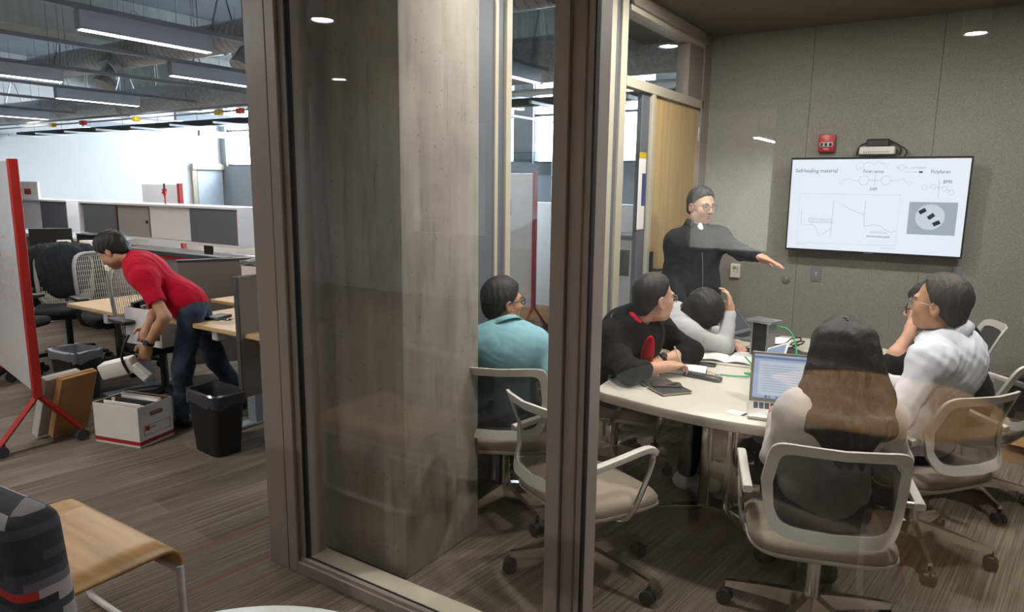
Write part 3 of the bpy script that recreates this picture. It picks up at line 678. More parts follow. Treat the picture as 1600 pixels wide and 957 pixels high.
# mesh task chairs
def task_chair(loc, rz, label, backm='net', group='mesh task chairs'):
    t = empty('task_chair', loc, rz, label, 'chair', group)      # local +y is the direction it faces
    for i in range(5):
        a = 2 * PI * i / 5 + .3; ca, sa = math.cos(a), math.sin(a)
        l_ = MB().tube([(0, 0, .11), (.12 * ca, .12 * sa, .10), (.31 * ca, .31 * sa, .075)], [.03, .026, .018], 8); l_.build('leg', BLACKP, t)
        c = MB()
        for s in (-.016, .016): c.cyl((.31 * ca - sa * (s - .011), .31 * sa + ca * (s - .011), .032), (.31 * ca - sa * (s + .011), .31 * sa + ca * (s + .011), .032), .032, n=14)
        c.build('caster', BLACKP, t)
    MB().cyl((0, 0, .08), (0, 0, .43), .028, n=14).build('gas_column', BLACKP, t)
    MB().box((0, .02, .475), (.50, .48, .08), .035, seg=3).build('seat', BLACKF, t)
    MB().box((0, 0, .425), (.28, .28, .04), .01).build('mechanism', BLACKP, t)
    # backrest
    def S(u, v):
        w = .225 - .03 * abs(v - .55) ** 1.5; x = (u * 2 - 1) * w
        return (x, -.25 - .10 * v ** 1.5 + .05 * (2 * u - 1) ** 2, .50 + .52 * v)
    ring = []
    for i in range(40):
        a = 2 * PI * i / 40; c, s = math.cos(a), math.sin(a)
        ring.append(S(.5 + .5 * math.copysign(abs(c) ** .4, c), .5 + .5 * math.copysign(abs(s) ** .4, s)))
    MB().tube(ring, .016, 8, 0, True).build('back_frame', mat('chair_grey_frame', '#8c8a85', .5), t)
    net = MB(); NS = 26
    for i in range(1, NS):
        u = i / NS
        net.tube([S(u, v) for v in (.02, .2, .4, .6, .8, .97)], .0038, 4)
    for v in np.linspace(.08, .95, 12): net.tube([S(u, v) for u in (.02, .25, .5, .75, .98)], .0016, 4)
    nb = net.build('back_net', mat('chair_net_grey', '#b2afa6', .6), t); nb['kind'] = 'stuff'
    MB().tube([(0, -.1, .42), (0, -.24, .44), (0, -.30, .6), (0, -.31, .72)], .022, 8, 1).build('back_spine', BLACKP, t)
    for s in (-1, 1):
        MB().tube([(s * .2, -.02, .43), (s * .28, -.03, .46), (s * .285, -.03, .66)], .018, 8, 1).build('arm_post', BLACKP, t)
        MB().box((s * .285, .03, .675), (.085, .26, .03), .012, seg=2).build('armrest', BLACKP, t)
    return t
task_chair((-4.93, 2.86, 0), math.radians(-95), 'mesh task chair holding the white carton beside the bending man')
task_chair((-6.12, 3.16, 0), math.radians(-100), 'mesh task chair between the jacket chair and the maple desk')
jc = task_chair((-6.85, 3.1, 0), math.radians(-115), 'task chair with a dark jacket hung over its back')
task_chair((-6.55, 2.45, 0), math.radians(-60), 'black task chair partly hidden by the whiteboard edge')
task_chair((-7.0, 5.6, 0), math.radians(150), 'mesh task chair seen beyond the overhead cabinet')
# cartons on the mesh chair
t = empty('storage_carton', (-4.74, 2.76, .516), math.radians(6), 'white carton of supplies standing on the mesh chair', 'box')
bw = mat('box_white', '#d4d1cd', .7, var=.03)
for lo, hi in (((-.19, -.15, 0), (.19, -.146, .26)), ((-.19, .146, 0), (.19, .15, .26)), ((-.19, -.15, 0), (-.186, .15, .26)), ((.186, -.15, 0), (.19, .15, .26)), ((-.19, -.15, 0), (.19, .15, .004))): MB().b2(lo, hi).build('side_panel', bw, t)
MB().b2((.02, -.1515, .05), (.17, -.15, .09), .0).build('print_band', BLACKP, t)
text_mesh('print_text', 'BANKERS', .024, PAPER, t, Matrix(((1, 0, 0, .03), (0, 0, -1, -.1522), (0, 1, 0, .07), (0, 0, 0, 1))))
for i in range(7):
    o = MB().box((-.13 + i * .045, rnd.uniform(-.05, .05), .19), (.02 + .02 * rnd.random(), .18, .18 + .08 * rnd.random()), .004, (rnd.uniform(-.2, .2), rnd.uniform(-.15, .15), 0)).build('binder', [BLACKP, DARKM, ALU, mat('brown_pack', '#6e4a30', .5), PAPER, BLACKP, YEL][i])
    o.location = (-4.74, 2.76, .516); tag(o, ['black', 'dark grey', 'silvery', 'brown', 'white', 'thick black', 'yellow'][i] + ' packet sticking out of the carton on the chair', 'packet', 'packets in the carton')

# second whiteboard and white wall behind the side glass
w_ = empty('whiteboard', (-3.95, 6.6, 0), math.radians(180), 'mobile whiteboard with red post seen through the side glass', 'whiteboard')
MB().b2((.02, -.012, .95), (1.2, .012, 1.78), .004).build('panel', mat('whiteboard_face2', '#dfe0e4', .25), w_); MB().b2((.02, -.012, .3), (1.2, .012, .95), .004).build('lower_panel', OFFW, w_)
for x in (0, 1.22):
    MB().b2((x - .02, -.025, .3), (x + .02, .025, 1.8), .004).build('frame_post', RED, w_)
    MB().tube([(x, -.28, .06), (x, 0, .32), (x, .28, .06)], .018, 6).build('leg', RED, w_)
    for y in (-.28, .28): MB().cyl((x - .02, y, .035), (x + .02, y, .035), .035, n=12).build('caster', BLACKP, w_)
MB().b2((.30, .012, 1.32), (.52, .02, 1.5), .002).build('purple_note', mat('purple_note', '#6a6fb0', .7), w_)
MB().b2((.45, .013, .3), (1.15, .02, 1.02), .002).build('grey_poster', SLATE, w_)
for i, (x, z) in enumerate(((.75, 1.62), (.85, 1.7), (.95, 1.6))): MB().cyl((x, .013, z), (x, .02, z), .035, n=10).build('magnet', FRAMEL, w_)
t = empty('service_counter', (-3.95, 7.3, 0), 0, 'white fronted counter wall with maple plinth seen through the side glass', 'counter')
MB().b2((-1.2, 0, .2), (2.3, .2, 1.45), .004).build('front_panel', mat('white_gloss_panel', '#e6ebf2', .3), t); MB().b2((-1.2, -.02, 0), (2.3, .2, .2), .004).build('plinth', DESKW, t); MB().b2((-1.2, .02, 1.45), (2.3, .06, 2.05), .002).build('glass_back', glass_mat('board_glass', (.75, .82, .9), .1), t)
for i, (x, z) in enumerate(((-.2, 1.62), (.1, 1.62), (-.2, 1.86), (.1, 1.86), (.5, 1.75))): MB().b2((x, .0, z - .1), (x + .22, .018, z + .1), .001).build('pinned_sheet', [PAPER, SLATE, PAPER, OFFW, mat('blue_sheet', '#8496b8', .7)][i], t)
t = empty('white_cabinet', (-2.75, 6.2, 0), 0, 'white cabinet with dark square seen through the sidelight', 'cabinet')
MB().b2((-.35, 0, .05), (.4, .45, 1.15), .004).build('body', mat('white_gloss_panel', '#e6ebf2', .3), t); MB().b2((-.36, -.02, 1.15), (.41, .46, 1.19), .004).build('top', SLATE, t); MB().b2((-.2, -.006, .8), (.1, 0, 1.05)).build('dark_square', DARKM, t); MB().b2((-.3, .02, 0), (.35, .43, .05)).build('plinth', DARKM, t)
t = empty('notice_sheet', (XD - .008, 4.565, 1.62), 0, 'paper notice with yellow heading taped to the door sidelight', 'notice')
MB().b2((-.002, -.09, -.26), (0, .03, .26)).build('sheet', PAPER, t); MB().b2((-.003, -.09, .22), (.001, .03, .26)).build('yellow_heading', YEL, t); MB().b2((-.003, -.03, -.1), (.001, .03, .12)).build('blue_block', mat('blue_print', '#2f3f7a', .7), t)

# ------------------------------------------------------------------ foreground lounge pieces
def stripe_fabric():
    m, t = newmat('striped_upholstery'); v = t.coord((1, 1, 1))
    sp = t.add('ShaderNodeSeparateXYZ'); t.link(v, sp.inputs[0])
    row = t.math('FLOOR', t.math('MULTIPLY', sp.outputs['Z'], 38))
    wn = t.add('ShaderNodeTexWhiteNoise', noise_dimensions='1D'); t.link(row, wn.inputs['W'])
    xs_ = t.math('ADD', t.math('ADD', t.math('MULTIPLY', sp.outputs['X'], 4.2), t.math('MULTIPLY', sp.outputs['Y'], 4.2)), t.math('MULTIPLY', wn.outputs['Value'], 7))
    cell = t.math('FLOOR', xs_)
    cb_ = t.add('ShaderNodeCombineXYZ'); t.link(cell, cb_.inputs[0]); t.link(row, cb_.inputs[1])
    w2_ = t.add('ShaderNodeTexWhiteNoise', noise_dimensions='2D'); t.link(cb_.outputs[0], w2_.inputs['Vector'])
    c = t.ramp(w2_.outputs['Value'], [(0, hexc('#23242b')), (.24, hexc('#6b6668')), (.42, hexc('#34363f')), (.6, hexc('#8a8589')), (.74, hexc('#26262b')), (.86, hexc('#98241a')), (.95, hexc('#55525a'))], 'CONSTANT')
    t.link(c, t.b.inputs['Base Color']); t.b.inputs['Roughness'].default_value = .95; t.bump(t.noise(v, 500, 1), .2, .002); return m
STRIPE = stripe_fabric()
ch = empty('lounge_chair', (-2.30, .58, 0), math.radians(4), 'lounge chair in striped grey and red upholstery at the lower left corner', 'chair')
MB().box((0, .2, .46), (.62, .15, .62), .055, (math.radians(4), 0, 0), 4).build('backrest', STRIPE, ch)
MB().box((0, -.12, .30), (.62, .5, .2), .05, None, 3).build('seat', STRIPE, ch)
for x in (-.26, .26):
    for y in (-.32, .18): MB().cyl((x, y, 0), (x, y, .22), .014, n=10).build('leg', CHROME, ch)
# bent plywood side table on white tube legs: top spans two tube loops
u_ = Vector((.52, -.02)); 
sb = empty('side_table', (-2.46, .98, 0), math.radians(90), 'bent oak plywood side table on white tube legs', 'table')
prof = [(-.262, .355), (-.26, .385), (-.25, .41), (-.23, .425), (-.2, .43), (0, .43), (.2, .43), (.23, .425), (.25, .41), (.26, .385), (.262, .355)]
def bent(u, v):
    i = min(int(u * (len(prof) - 1)), len(prof) - 2); k = u * (len(prof) - 1) - i
    return (prof[i][0] * (1 - k) + prof[i + 1][0] * k, -.34 + .68 * v, prof[i][1] * (1 - k) + prof[i + 1][1] * k)
MB().grid(bent, 51, 6).build('plywood_top', wood_mat('bench_oak_long', '#a07848', '#bf9560', 1, .4, 20), sb, 60, .014)
WPC = mat('white_powder_coat', '#cfc8c8', .35)
for x in (-.255, .255):
    MB().tube([(x, -.335, .36), (x, -.335, .05), (x, -.29, .013), (x, .29, .013), (x, .335, .05), (x, .335, .36)], .0125, 12, 1).build('leg_loop', WPC, sb)
    MB().b2((x - .012, -.33, .335), (x + .012, .33, .358), .004).build('cross_rail', WPC, sb)
rt = empty('round_table', (-.955, .565, 0), 0, 'white round cafe table whose edge shows at the bottom', 'table')
MB().lathe([(0, .712), (.37, .712), (.41, .72), (.41, .73), (.40, .736), (0, .736)], n=72).build('top', mat('white_table_gloss', '#e2e4e4', .25), rt); MB().cyl((0, 0, .03), (0, 0, .712), .03, n=18).build('pedestal', DARKM, rt); MB().lathe([(0, 0), (.19, 0), (.19, .012), (.06, .03), (0, .03)], n=36).build('base', mat('taupe_base', '#5a5048', .8), rt)
# low furniture behind the camera, mirrored in the glass
rt = empty('coffee_table', (-.33, -.72, 0), 0, 'round oak coffee table in the hall, mirrored in the glass', 'table')
MB().lathe([(0, .42), (.62, .42), (.65, .43), (.65, .44), (.64, .45), (0, .45)], n=64).build('top', BENCHW, rt); MB().lathe([(0, 0), (.26, 0), (.26, .012), (.04, .03), (.04, .42), (0, .42)], n=32).build('pedestal', CHROME, rt)
sb2 = copy_tree(sb); sb2.location = (.2, .95, 0); sb2.rotation_euler = (0, 0, math.radians(70)); tag(sb2, 'second bent plywood side table before the glass, mirrored at the lower right', 'table')

# ------------------------------------------------------------------ meeting room: wall things
tv = empty('wall_screen', (-.565, YT - .022, 1.535), 0, 'large flat wall screen showing a chemistry slide', 'screen')
TW, TH = 1.165, .70
tv.rotation_euler = (math.radians(2.0), 0, math.radians(0))
MB().b2((-TW / 2, -.135, -TH / 2), (TW / 2, -.09, TH / 2), .004).build('bezel', BLACKP, tv)
MB().b2((-.2, -.09, -.2), (.2, .0, .2), .01).build('wall_mount', BLACKP, tv)
def emis(name, col, s):
    if name in MATS: return MATS[name]
    m, t = newmat(name); c = hexc(col)
    n = t.noise(t.coord(), 1.2, 1)
    t.link(t.ramp(n, [(.2, tuple(x * .97 for x in c)), (.8, c)]), t.b.inputs['Emission Color']); t.b.inputs['Emission Strength'].default_value = s
    t.b.inputs['Base Color'].default_value = (.01, .01, .012, 1); t.b.inputs['Roughness'].default_value = .3; return m
SLIDE = emis('slide_white', '#f1f5ff', .60)
I1 = emis('slide_ink_dark', '#4a5566', .4); I2 = emis('slide_ink_pale', '#b3becf', .52); I3 = emis('slide_ink_faint', '#c0cad8', .5); IK = emis('slide_black', '#232c44', .3)
sw, shh = TW - .022, TH - .03
MB().b2((-sw / 2, -.1365, -shh / 2), (sw / 2, -.135, shh / 2)).build('slide_background', SLIDE, tv)
def P2(u, v, d=0): return (-sw / 2 + u * sw, -.1368 - d, -shh / 2 + v * shh)
def stxt(s, u, v, u1, size, m):
    text_mesh('slide_text', s, size, m, tv, Matrix(((1, 0, 0, P2(u, v)[0]), (0, 0, -1, P2(u, v)[1]), (0, 1, 0, P2(u, v)[2]), (0, 0, 0, 1))), width=(u1 - u) * sw)
for a in (('Self-healing material', .023, .876, .277, .040, I1), ('Furan epoxy', .43, .87, .545, .032, I1), ('as catalyst', .695, .909, .772, .022, I2), ('Polyfuran', .80, .865, .898, .034, I1), ('DER', .476, .682, .518, .03, I1), ('BMII', .869, .763, .911, .032, I1),
          ('Endothermic peak', .125, .342, .265, .022, I2), ('Rupture of DA bond', .126, .311, .275, .022, I2), ('DA Reaction', .502, .217, .594, .024, I2), ('exothermic peak', .48, .174, .615, .024, I1), ('N', .612, .906, .622, .022, I2), ('N', .662, .909, .672, .022, I2), ('Lab: DA 17-0.0°C', .06, .048, .118, .012, I2), ('15.12G°C 2.84 11.3R', .57, .048, .645, .012, I2)): stxt(*a)
def sline(pts, m, r=.0012, closed=False, nm='slide_drawing'): MB().tube([P2(u, v) for u, v in pts] , r, 4, 0, closed).build(nm, m, tv)
def hexa(u, v, r, m, rot=0): sline([(u + r * math.cos(rot + k * PI / 3), v + r * sw / shh * math.sin(rot + k * PI / 3)) for k in range(6)], m, .0011, True)
sline([(.061, .622), (.649, .625), (.652, .083), (.06, .064)], I3, .001, True)
for L in ([(.078, .438), (.083, .266), (.16, .275), (.179, .238), (.199, .154), (.228, .182), (.266, .241)], [(.268, .244), (.27, .151)], [(.268, .244), (.273, .565), (.348, .484), (.404, .437), (.457, .404)], [(.459, .538), (.457, .399), (.462, .28)], [(.462, .28), (.516, .298), (.552, .294), (.579, .258), (.62, .22), (.645, .25)]): sline(L, I2, .0013)
sline([(.382, .943), (.404, .975), (.431, .95), (.426, .894), (.394, .891)], I2, .0011, True); sline([(.431, .95), (.46, .971), (.487, .945), (.515, .973), (.542, .948)], I2); sline([(.542, .948), (.572, .947), (.559, .899)], I2, .0011, True)
hexa(.437, .774, .031, I2); hexa(.562, .775, .031, I2); hexa(.641, .909, .017, I2)
for L in ([(.406, .773), (.379, .773), (.348, .797), (.319, .772)], [(.468, .774), (.532, .774)], [(.5, .827), (.501, .718)], [(.592, .774), (.624, .774), (.653, .799), (.675, .76)], [(.656, .862), (.745, .862)], [(.848, .793), (.851, .6)], [(.795, .707), (.808, .711)], [(.836, .711), (.868, .70)], [(.895, .69), (.905, .67)]): sline(L, I2)
sline([(.29, .772), (.319, .772), (.304, .723)], I2, .0011, True); sline([(.675, .763), (.704, .761), (.692, .71)], I2, .0011, True)
for u, v in ((.775, .707), (.822, .711), (.881, .694), (.917, .656)): hexa(u, v, .015, I2)
MB().b2(P2(.737, .853, 0), (P2(.757, .871)[0], P2(0, 0)[1] - .0006, P2(0, .871)[2])).build('slide_arrow', IK, tv)
for k in range(20): sline([(.075 + k * .029, .075), (.075 + k * .029, .085)], I3, .0008)
MB().b2(P2(.704, .214), (P2(.959, .554)[0], P2(0, 0)[1] - .0006, P2(0, .554)[2])).build('slide_photo', emis('slide_photo_grey', '#b4bdca', .5), tv)
MB().cyl((*P2(.82, .399),), (P2(.82, .399)[0], P2(0, 0)[1] - .0012, P2(.82, .399)[2]), .078 * sw, n=40).build('slide_photo', emis('slide_photo_dish', '#dfe5ee', .52), tv)
for u, v, r in ((.778, .459, .6), (.826, .407, .7), (.858, .337, .5)): MB().box((P2(u, v)[0], P2(0, 0)[1] - .0016, P2(u, v)[2]), (.045, .0012, .028), .0004, (0, -r, 0)).build('slide_photo', IK, tv)
for u, v in ((.81, .479), (.855, .447), (.83, .297)): sline([(u + .011 * math.cos(k * PI / 4), v + .018 * math.sin(k * PI / 4)) for k in range(8)], emis('slide_ring', '#5b6a80', .4), .0012, True, 'slide_photo')
MB().b2((-.03, -.1362, -TH / 2 + .004), (.03, -.135, -TH / 2 + .009)).build('maker_badge', ALU, tv)
# projector hub above the screen
pj = empty('video_unit', (-.57, YT - .024, 1.905), 0, 'white video unit with black adapter above the screen', 'video unit')
MB().b2((-.12, -.11, -.005), (.11, 0, .05), .006).build('white_case', WHITEP, pj)
for k in range(12): MB().b2((-.09 + k * .014, -.1115, .008), (-.083 + k * .014, -.11, .014)).build('vent_slot', DARKM, pj)
MB().b2((-.08, -.09, .05), (.07, -.01, .105), .008).build('adapter', BLACKP, pj)
MB().tube([(.07, -.05, .08), (.12, -.06, .07), (.15, -.07, .03), (.14, -.06, -.01)], .007, 6, 2).build('cable', BLACKP, pj); MB().tube([(.07, -.04, .095), (.13, -.05, .06), (.19, -.06, .02), (.17, -.05, -.02)], .006, 6, 2).build('cable', BLACKP, pj); MB().tube([(-.08, -.05, .08), (-.13, -.05, .06), (-.14, -.05, -.01)], .006, 6, 2).build('cable', BLACKP, pj)
fa = empty('fire_alarm', (-.925, YT - .022, 1.99), 0, 'red fire alarm strobe on the fabric wall', 'fire alarm')
FR = mat('alarm_red', '#b01a1e', .35)
MB().box((0, -.025, 0), (.115, .05, .13), .008, seg=2).build('housing', FR, fa); MB().box((0, -.055, -.012), (.095, .02, .035), .006).build('strobe_lens', mat('strobe_clear', '#d8d8d8', .1, .3), fa)
for x in (-.03, 0, .03): MB().lathe([(0, 0), (.012, .004), (0, .012)], n=10).build('strobe_bead', CHROME, fa).matrix_local = Matrix.Translation((x, -.064, -.012)) @ Matrix.Rotation(PI / 2, 4, 'X')
text_mesh('fire_text', 'FIRE', .022, PAPER, fa, Matrix(((1, 0, 0, 0), (0, 0, -1, -.0505), (0, 1, 0, -.045), (0, 0, 0, 1))), 'CENTER')
th = empty('thermostat', (-1.547, YT - .022, .972), 0, 'white thermostat on the fabric wall beside the presenter', 'thermostat')
MB().box((0, -.014, 0), (.078, .028, .118), .005).build('case', WHITEP, th); MB().b2((-.02, -.0295, .012), (.012, -.028, .038)).build('display', mat('lcd_olive', '#8f8f3c', .3), th)
for x, z in ((.022, .03), (.022, .01), (-.008, -.004), (.022, -.008)): MB().box((x, -.029, z), (.012, .003, .012), .001).build('button', STEELG, th)
sp = empty('wall_sensor', (-1.145, YT - .022, .935), 0, 'round steel wall sensor between thermostat and switch', 'sensor')
MB().cyl((0, 0, 0), (0, -.012, 0), .032, n=28).build('plate', ALU, sp); MB().cyl((0, -.012, 0), (0, -.022, 0), .018, .014, n=20).build('button', mat('brass_pale', '#a9a27c', .3, .6), sp)
sw_ = empty('light_switch', (-.925, YT - .022, .992), 0, 'steel light switch plate under the screen', 'switch')
MB().box((0, -.003, 0), (.072, .006, .116), .002).build('plate', ALU, sw_); MB().box((0, -.01, .002), (.01, .014, .022), .002, (.4, 0, 0)).build('toggle', WHITEP, sw_)
for z in (-.042, .042): MB().cyl((0, -.006, z), (0, -.008, z), .004, n=8).build('screw', CHROME, sw_)
ou = empty('wall_outlet', (-.36, YT - .022, .40), 0, 'steel power outlet plate low on the fabric wall', 'outlet')
MB().box((0, -.003, 0), (.072, .006, .116), .002).build('plate', ALU, ou)
for z in (-.022, .022): MB().cyl((0, -.006, z), (0, -.008, z), .016, n=16).build('socket', BLACKP, ou)
wp = empty('wall_paper', (.02, YT - .023, 1.06), 0, 'small steel cable plate hanging below the screen', 'plate')
MB().box((-.02, -.006, 0), (.05, .012, .12), .002).build('plate', ALU, wp)

# ------------------------------------------------------------------ meeting table
tb = empty('meeting_table', (0, 0, 0), 0, 'large pale meeting table with rounded corners on chrome legs', 'table')
def outline():
    x0, x1, y0, y1 = -1.345, -.255, 2.76, 4.53; r = .1; pts = []
    def arc(cx, cy, a0, a1):
        for i in range(9):
            a = a0 + (a1 - a0) * i / 8; pts.append((cx + r * math.cos(a), cy + r * math.sin(a)))
    for i in range(1, 24):
        k = i / 24; pts.append((x0 + r + (x1 - x0 - 2 * r) * k, y0 - .06 * math.sin(PI * k)))
    arc(x1 - r, y0 + r, -PI / 2, 0)
    for i in range(1, 20): k = i / 20; pts.append((x1 + .04 * math.sin(PI * k), y0 + r + (y1 - y0 - 2 * r) * k))
    arc(x1 - r, y1 - r, 0, PI / 2)
    for i in range(1, 24): k = i / 24; pts.append((x1 - r - (x1 - x0 - 2 * r) * k, y1 + .02 * math.sin(PI * k)))
    arc(x0 + r, y1 - r, PI / 2, PI)
    for i in range(1, 20): k = i / 20; pts.append((x0 - .04 * math.sin(PI * k), y1 - r - (y1 - y0 - 2 * r) * k))
    arc(x0 + r, y0 + r, PI, 1.5 * PI); return pts
MB().prism(outline(), .692, .735, .004).build('tabletop', WHITEL, tb)
MB().prism([(-.8 + (x + .8) * .995, 3.645 + (y - 3.645) * .997) for x, y in outline()], .690, .7295, .002).build('edge_band', mat('edge_grey', '#77746c', .5), tb)
for cx, cy, s in ((-.92, 3.38, 1), (-.70, 4.15, -1)):
    for dx, dy in ((-.055, -.03), (.055, .04)):
        MB().box((cx + dx, cy + dy, .36), (.05, .05, .66), .012, (0, 0, .5), 2).build('column', CHROME, tb)
    for e in ((-1.25, cy - s * .2), (-.6, cy - s * .22), (-.62, cy + s * .22), (-1.2, cy + s * .24)):
        MB().tube([(cx, cy, .045), (e[0] * .5 + cx * .5, e[1] * .5 + cy * .5, .04), (e[0], e[1], .03)], .025, 8, 0, False, (.026, .016)).build('foot', CHROME, tb)
    MB().box((cx, cy, .682), (.3, .3, .016), .003).build('top_plate', DARKM, tb)
    MB().box((cx, cy, .045), (.16, .12, .03), .006).build('hub', CHROME, tb)

# ------------------------------------------------------------------ meeting chairs
TAUPE = mat('taupe_fabric', '#8d7f70', .95, var=.05, bump=.2, bscale=500); NETB = net_mat('back_net_black', '#1d1d20', .74)
CHW = mat('chair_white_plastic', '#bdbab0', .4, var=.02)
def meeting_chair():
    t = empty('meeting_chair', (0, 0, 0))
    for i in range(5):
        a = 2 * PI * i / 5 + PI / 2; ca, sa = math.cos(a), math.sin(a); q = Matrix.Rotation(a, 4, 'Z'); b = MB()
        vs = []
        for r_, w_, z0, z1 in ((.02, .022, .085, .15), (.16, .018, .085, .13), (.315, .012, .075, .10)): vs += [(r_, -w_, z0), (r_, w_, z0), (r_, w_ * .7, z1), (r_, -w_ * .7, z1)]
        fs = [(0, 3, 2, 1), (8, 9, 10, 11)]
        for k in (0, 4):
            for j in range(4): fs.append((k + j, k + (j + 1) % 4, k + 4 + (j + 1) % 4, k + 4 + j))
        b.add(vs, fs, q).build('leg', CHROME, t, 20)
        c = MB(); cx, cy = .315 * ca, .315 * sa
        c.cyl((cx, cy, .05), (cx, cy, .082), .009, n=8)
        for s in (-.014, .014): c.cyl((cx - sa * (s - .010), cy + ca * (s - .010), .03), (cx - sa * (s + .010), cy + ca * (s + .010), .03), .03, n=18)
        c.box((cx, cy, .052), (.03, .03, .02), .004, (0, 0, a)); c.build('caster', BLACKP, t)
    MB().cyl((0, 0, .08), (0, 0, .15), .035, n=18).build('hub', CHROME, t)
    MB().cyl((0, 0, .14), (0, 0, .37), .026, n=18).build('gas_column', CHROME, t)
    def sup(n_, w, d, z, dz=0, cy=.01):
        r = []
        for i in range(40):
            a = 2 * PI * i / 40; c, s = math.cos(a), math.sin(a)
            x = math.copysign(abs(c) ** .5, c) * w; y = math.copysign(abs(s) ** .5, s) * d
            r.append((x, y + cy, z + .02 * (x / w) ** 2 * 0 - .03 * max(0, y / d) ** 3 + .014 * max(0, -y / d) ** 2))
        return r
    def stack(rings, nm, m, ang=50):
        k = 40; vs = sum(rings, []); fs = [(r * k + i, r * k + (i + 1) % k, (r + 1) * k + (i + 1) % k, (r + 1) * k + i) for r in range(len(rings) - 1) for i in range(k)]
        fs += [tuple(range(k))[::-1], tuple(range((len(rings) - 1) * k, len(rings) * k))]; return MB().add(vs, fs).build(nm, m, t, ang)
    stack([sup(0, .235, .225, .375), sup(0, .248, .238, .392), sup(0, .25, .24, .415), sup(0, .235, .225, .436), sup(0, .18, .17, .446), sup(0, .08, .08, .446)], 'seat', TAUPE)
    stack([sup(0, .16, .15, .355), sup(0, .235, .225, .366), sup(0, .2535, .2435, .385), sup(0, .2535, .2435, .392), sup(0, .24, .23, .386)], 'seat_shell', CHW)
    # kinked back: frame ring and net
    def S(u, v):
        if v < .38: k = v / .38; y = -.235 + .065 * k; w = .195 + .04 * k
        else: k = (v - .38) / .62; y = -.17 - .095 * k; w = .235 - .02 * k
        x = u * w; return Vector((x, y - .055 * (1 - u * u), .485 + .345 * v))
    N = 56
    def loop(mu, mv):
        r = []
        for i in range(N):
            a = 2 * PI * i / N; c, s = math.cos(a), math.sin(a)
            r.append((math.copysign(abs(c) ** .24, c) * (1 - mu), .5 + .5 * math.copysign(abs(s) ** .24, s) * (1 - mv)))
        return r
    O, I = loop(0, 0), loop(.16, .22); off = Vector((0, .014, 0)); vs = []
    for R_, d in ((O, 0), (O, 1), (I, 1), (I, 0)): vs += [S(u, v) + off * (d - .5) for u, v in R_]
    fs = [(r * N + i, r * N + (i + 1) % N, ((r + 1) % 4) * N + (i + 1) % N, ((r + 1) % 4) * N + i) for r in range(4) for i in range(N)]
    MB().add(vs, fs).build('back_frame', CHW, t, 40)
    C = loop(.155, .215); vs = [S(u * k, .5 + (v - .5) * k) + off * d for d in (-.1, .1) for k in (1, .66, .33) for u, v in C]; fs = []
    for d in (0, 1):
        for r in (0, 1):
            for i in range(N): fs.append((d * 3 * N + r * N + i, d * 3 * N + r * N + (i + 1) % N, d * 3 * N + (r + 1) * N + (i + 1) % N, d * 3 * N + (r + 1) * N + i))
        fs.append(tuple(d * 3 * N + 2 * N + i for i in range(N)))
    fs = fs[:len(fs) // 2]; MB().add(vs[:3 * N], fs).build('back_net', NETB, t, 60)
    for s in (-1, 1):
        MB().cyl((s * .232, -.175, .615), (s * .27, -.175, .615), .012, n=12).build('pivot', CHROME, t)
        MB().tube([(s * .272, -.19, .615), (s * .275, -.05, .632), (s * .276, .06, .648), (s * .276, .10, .645), (s * .274, .122, .625)], .016, 10, 1, False, (.017, .014)).build('armrest', CHW, t)
        MB().tube([(s * .274, .118, .628), (s * .274, .11, .57), (s * .265, .03, .40), (s * .24, .0, .352), (s * .16, -.01, .345), (0, -.01, .352)], .0115, 10, 2).build('arm_loop', CHROME, t)
    return t
CH0 = meeting_chair()
CHAIRS = [((-.34, 2.64), (-.32, .947), 'meeting chair with white back frame under the long haired woman'),
          ((-1.22, 2.49), (.42, .90), 'empty meeting chair with taupe seat behind the glass mullion'),
          ((-1.845, 2.82), (-.47, .88), 'meeting chair of the man in the teal shirt'),
          ((-.06, 3.545), (-.795, .605), 'meeting chair of the man in the white shirt'),
          ((-1.60, 3.62), (.96, .28), 'meeting chair of the man in the black hoodie'),
          ((-1.56, 4.32), (.99, -.1), 'meeting chair of the person resting head on hand'),
          ((.13, 4.33), (-.93, .36), 'meeting chair of the person in black behind the white shirt'),
          ((-.03, 5.2), (-.98, -.2), 'empty meeting chair against the fabric wall')]
SPIN = [0.2, .55, .25, .4, .1, .3, .7, .2]
for i, (p, fdir, lb) in enumerate(CHAIRS):
    c = CH0 if i == 0 else copy_tree(CH0)
    c.location = (p[0], p[1], 0); c.rotation_euler = (0, 0, math.atan2(fdir[1], fdir[0]) - PI / 2); tag(c, lb, 'chair', 'meeting chairs round the table')

# ------------------------------------------------------------------ things on the table
ZT = .7355
def flat(name, loc, rz, label, cat): return empty(name, (loc[0], loc[1], ZT), math.radians(rz), label, cat)
t = flat('notebook', (-1.075, 2.985), -38, 'closed black notebook with ribbon near the table corner', 'notebook')
MB().b2((-.105, -.072, .002), (.105, .072, .012), .002).build('page_block', mat('cream_pages', '#cfc29a', .8), t)
for z0, z1 in ((0, .0025), (.0115, .014)): MB().b2((-.108, -.075, z0), (.108, .075, z1), .001).build('cover', BLACKP, t)
MB().tube([(-.02, -.07, .008), (-.025, -.1, .003), (-.04, -.125, .002)], .002, 4).build('ribbon', PAPER, t)
def phone(x, y, z, rz, label, m=BLACKP):
    t = empty('phone', (x, y, z), math.radians(rz), label, 'phone'); MB().box((0, 0, .0045), (.068, .138, .009), .004, seg=2).build('body', m, t); MB().b2((-.03, -.055, .009), (.03, .055, .0094)).build('screen_glass', mat('phone_glass', '#0c0d10', .05), t); return t
phone(-1.07, 2.99, ZT + .0145, -60, 'black phone lying on the closed notebook')
phone(-1.30, 3.02, ZT, -70, 'black phone at the near left edge of the table', mat('phone_edge', '#5b5f66', .3, .7))
phone(-1.07, 3.52, ZT, 100, 'black phone beside the writing hand')
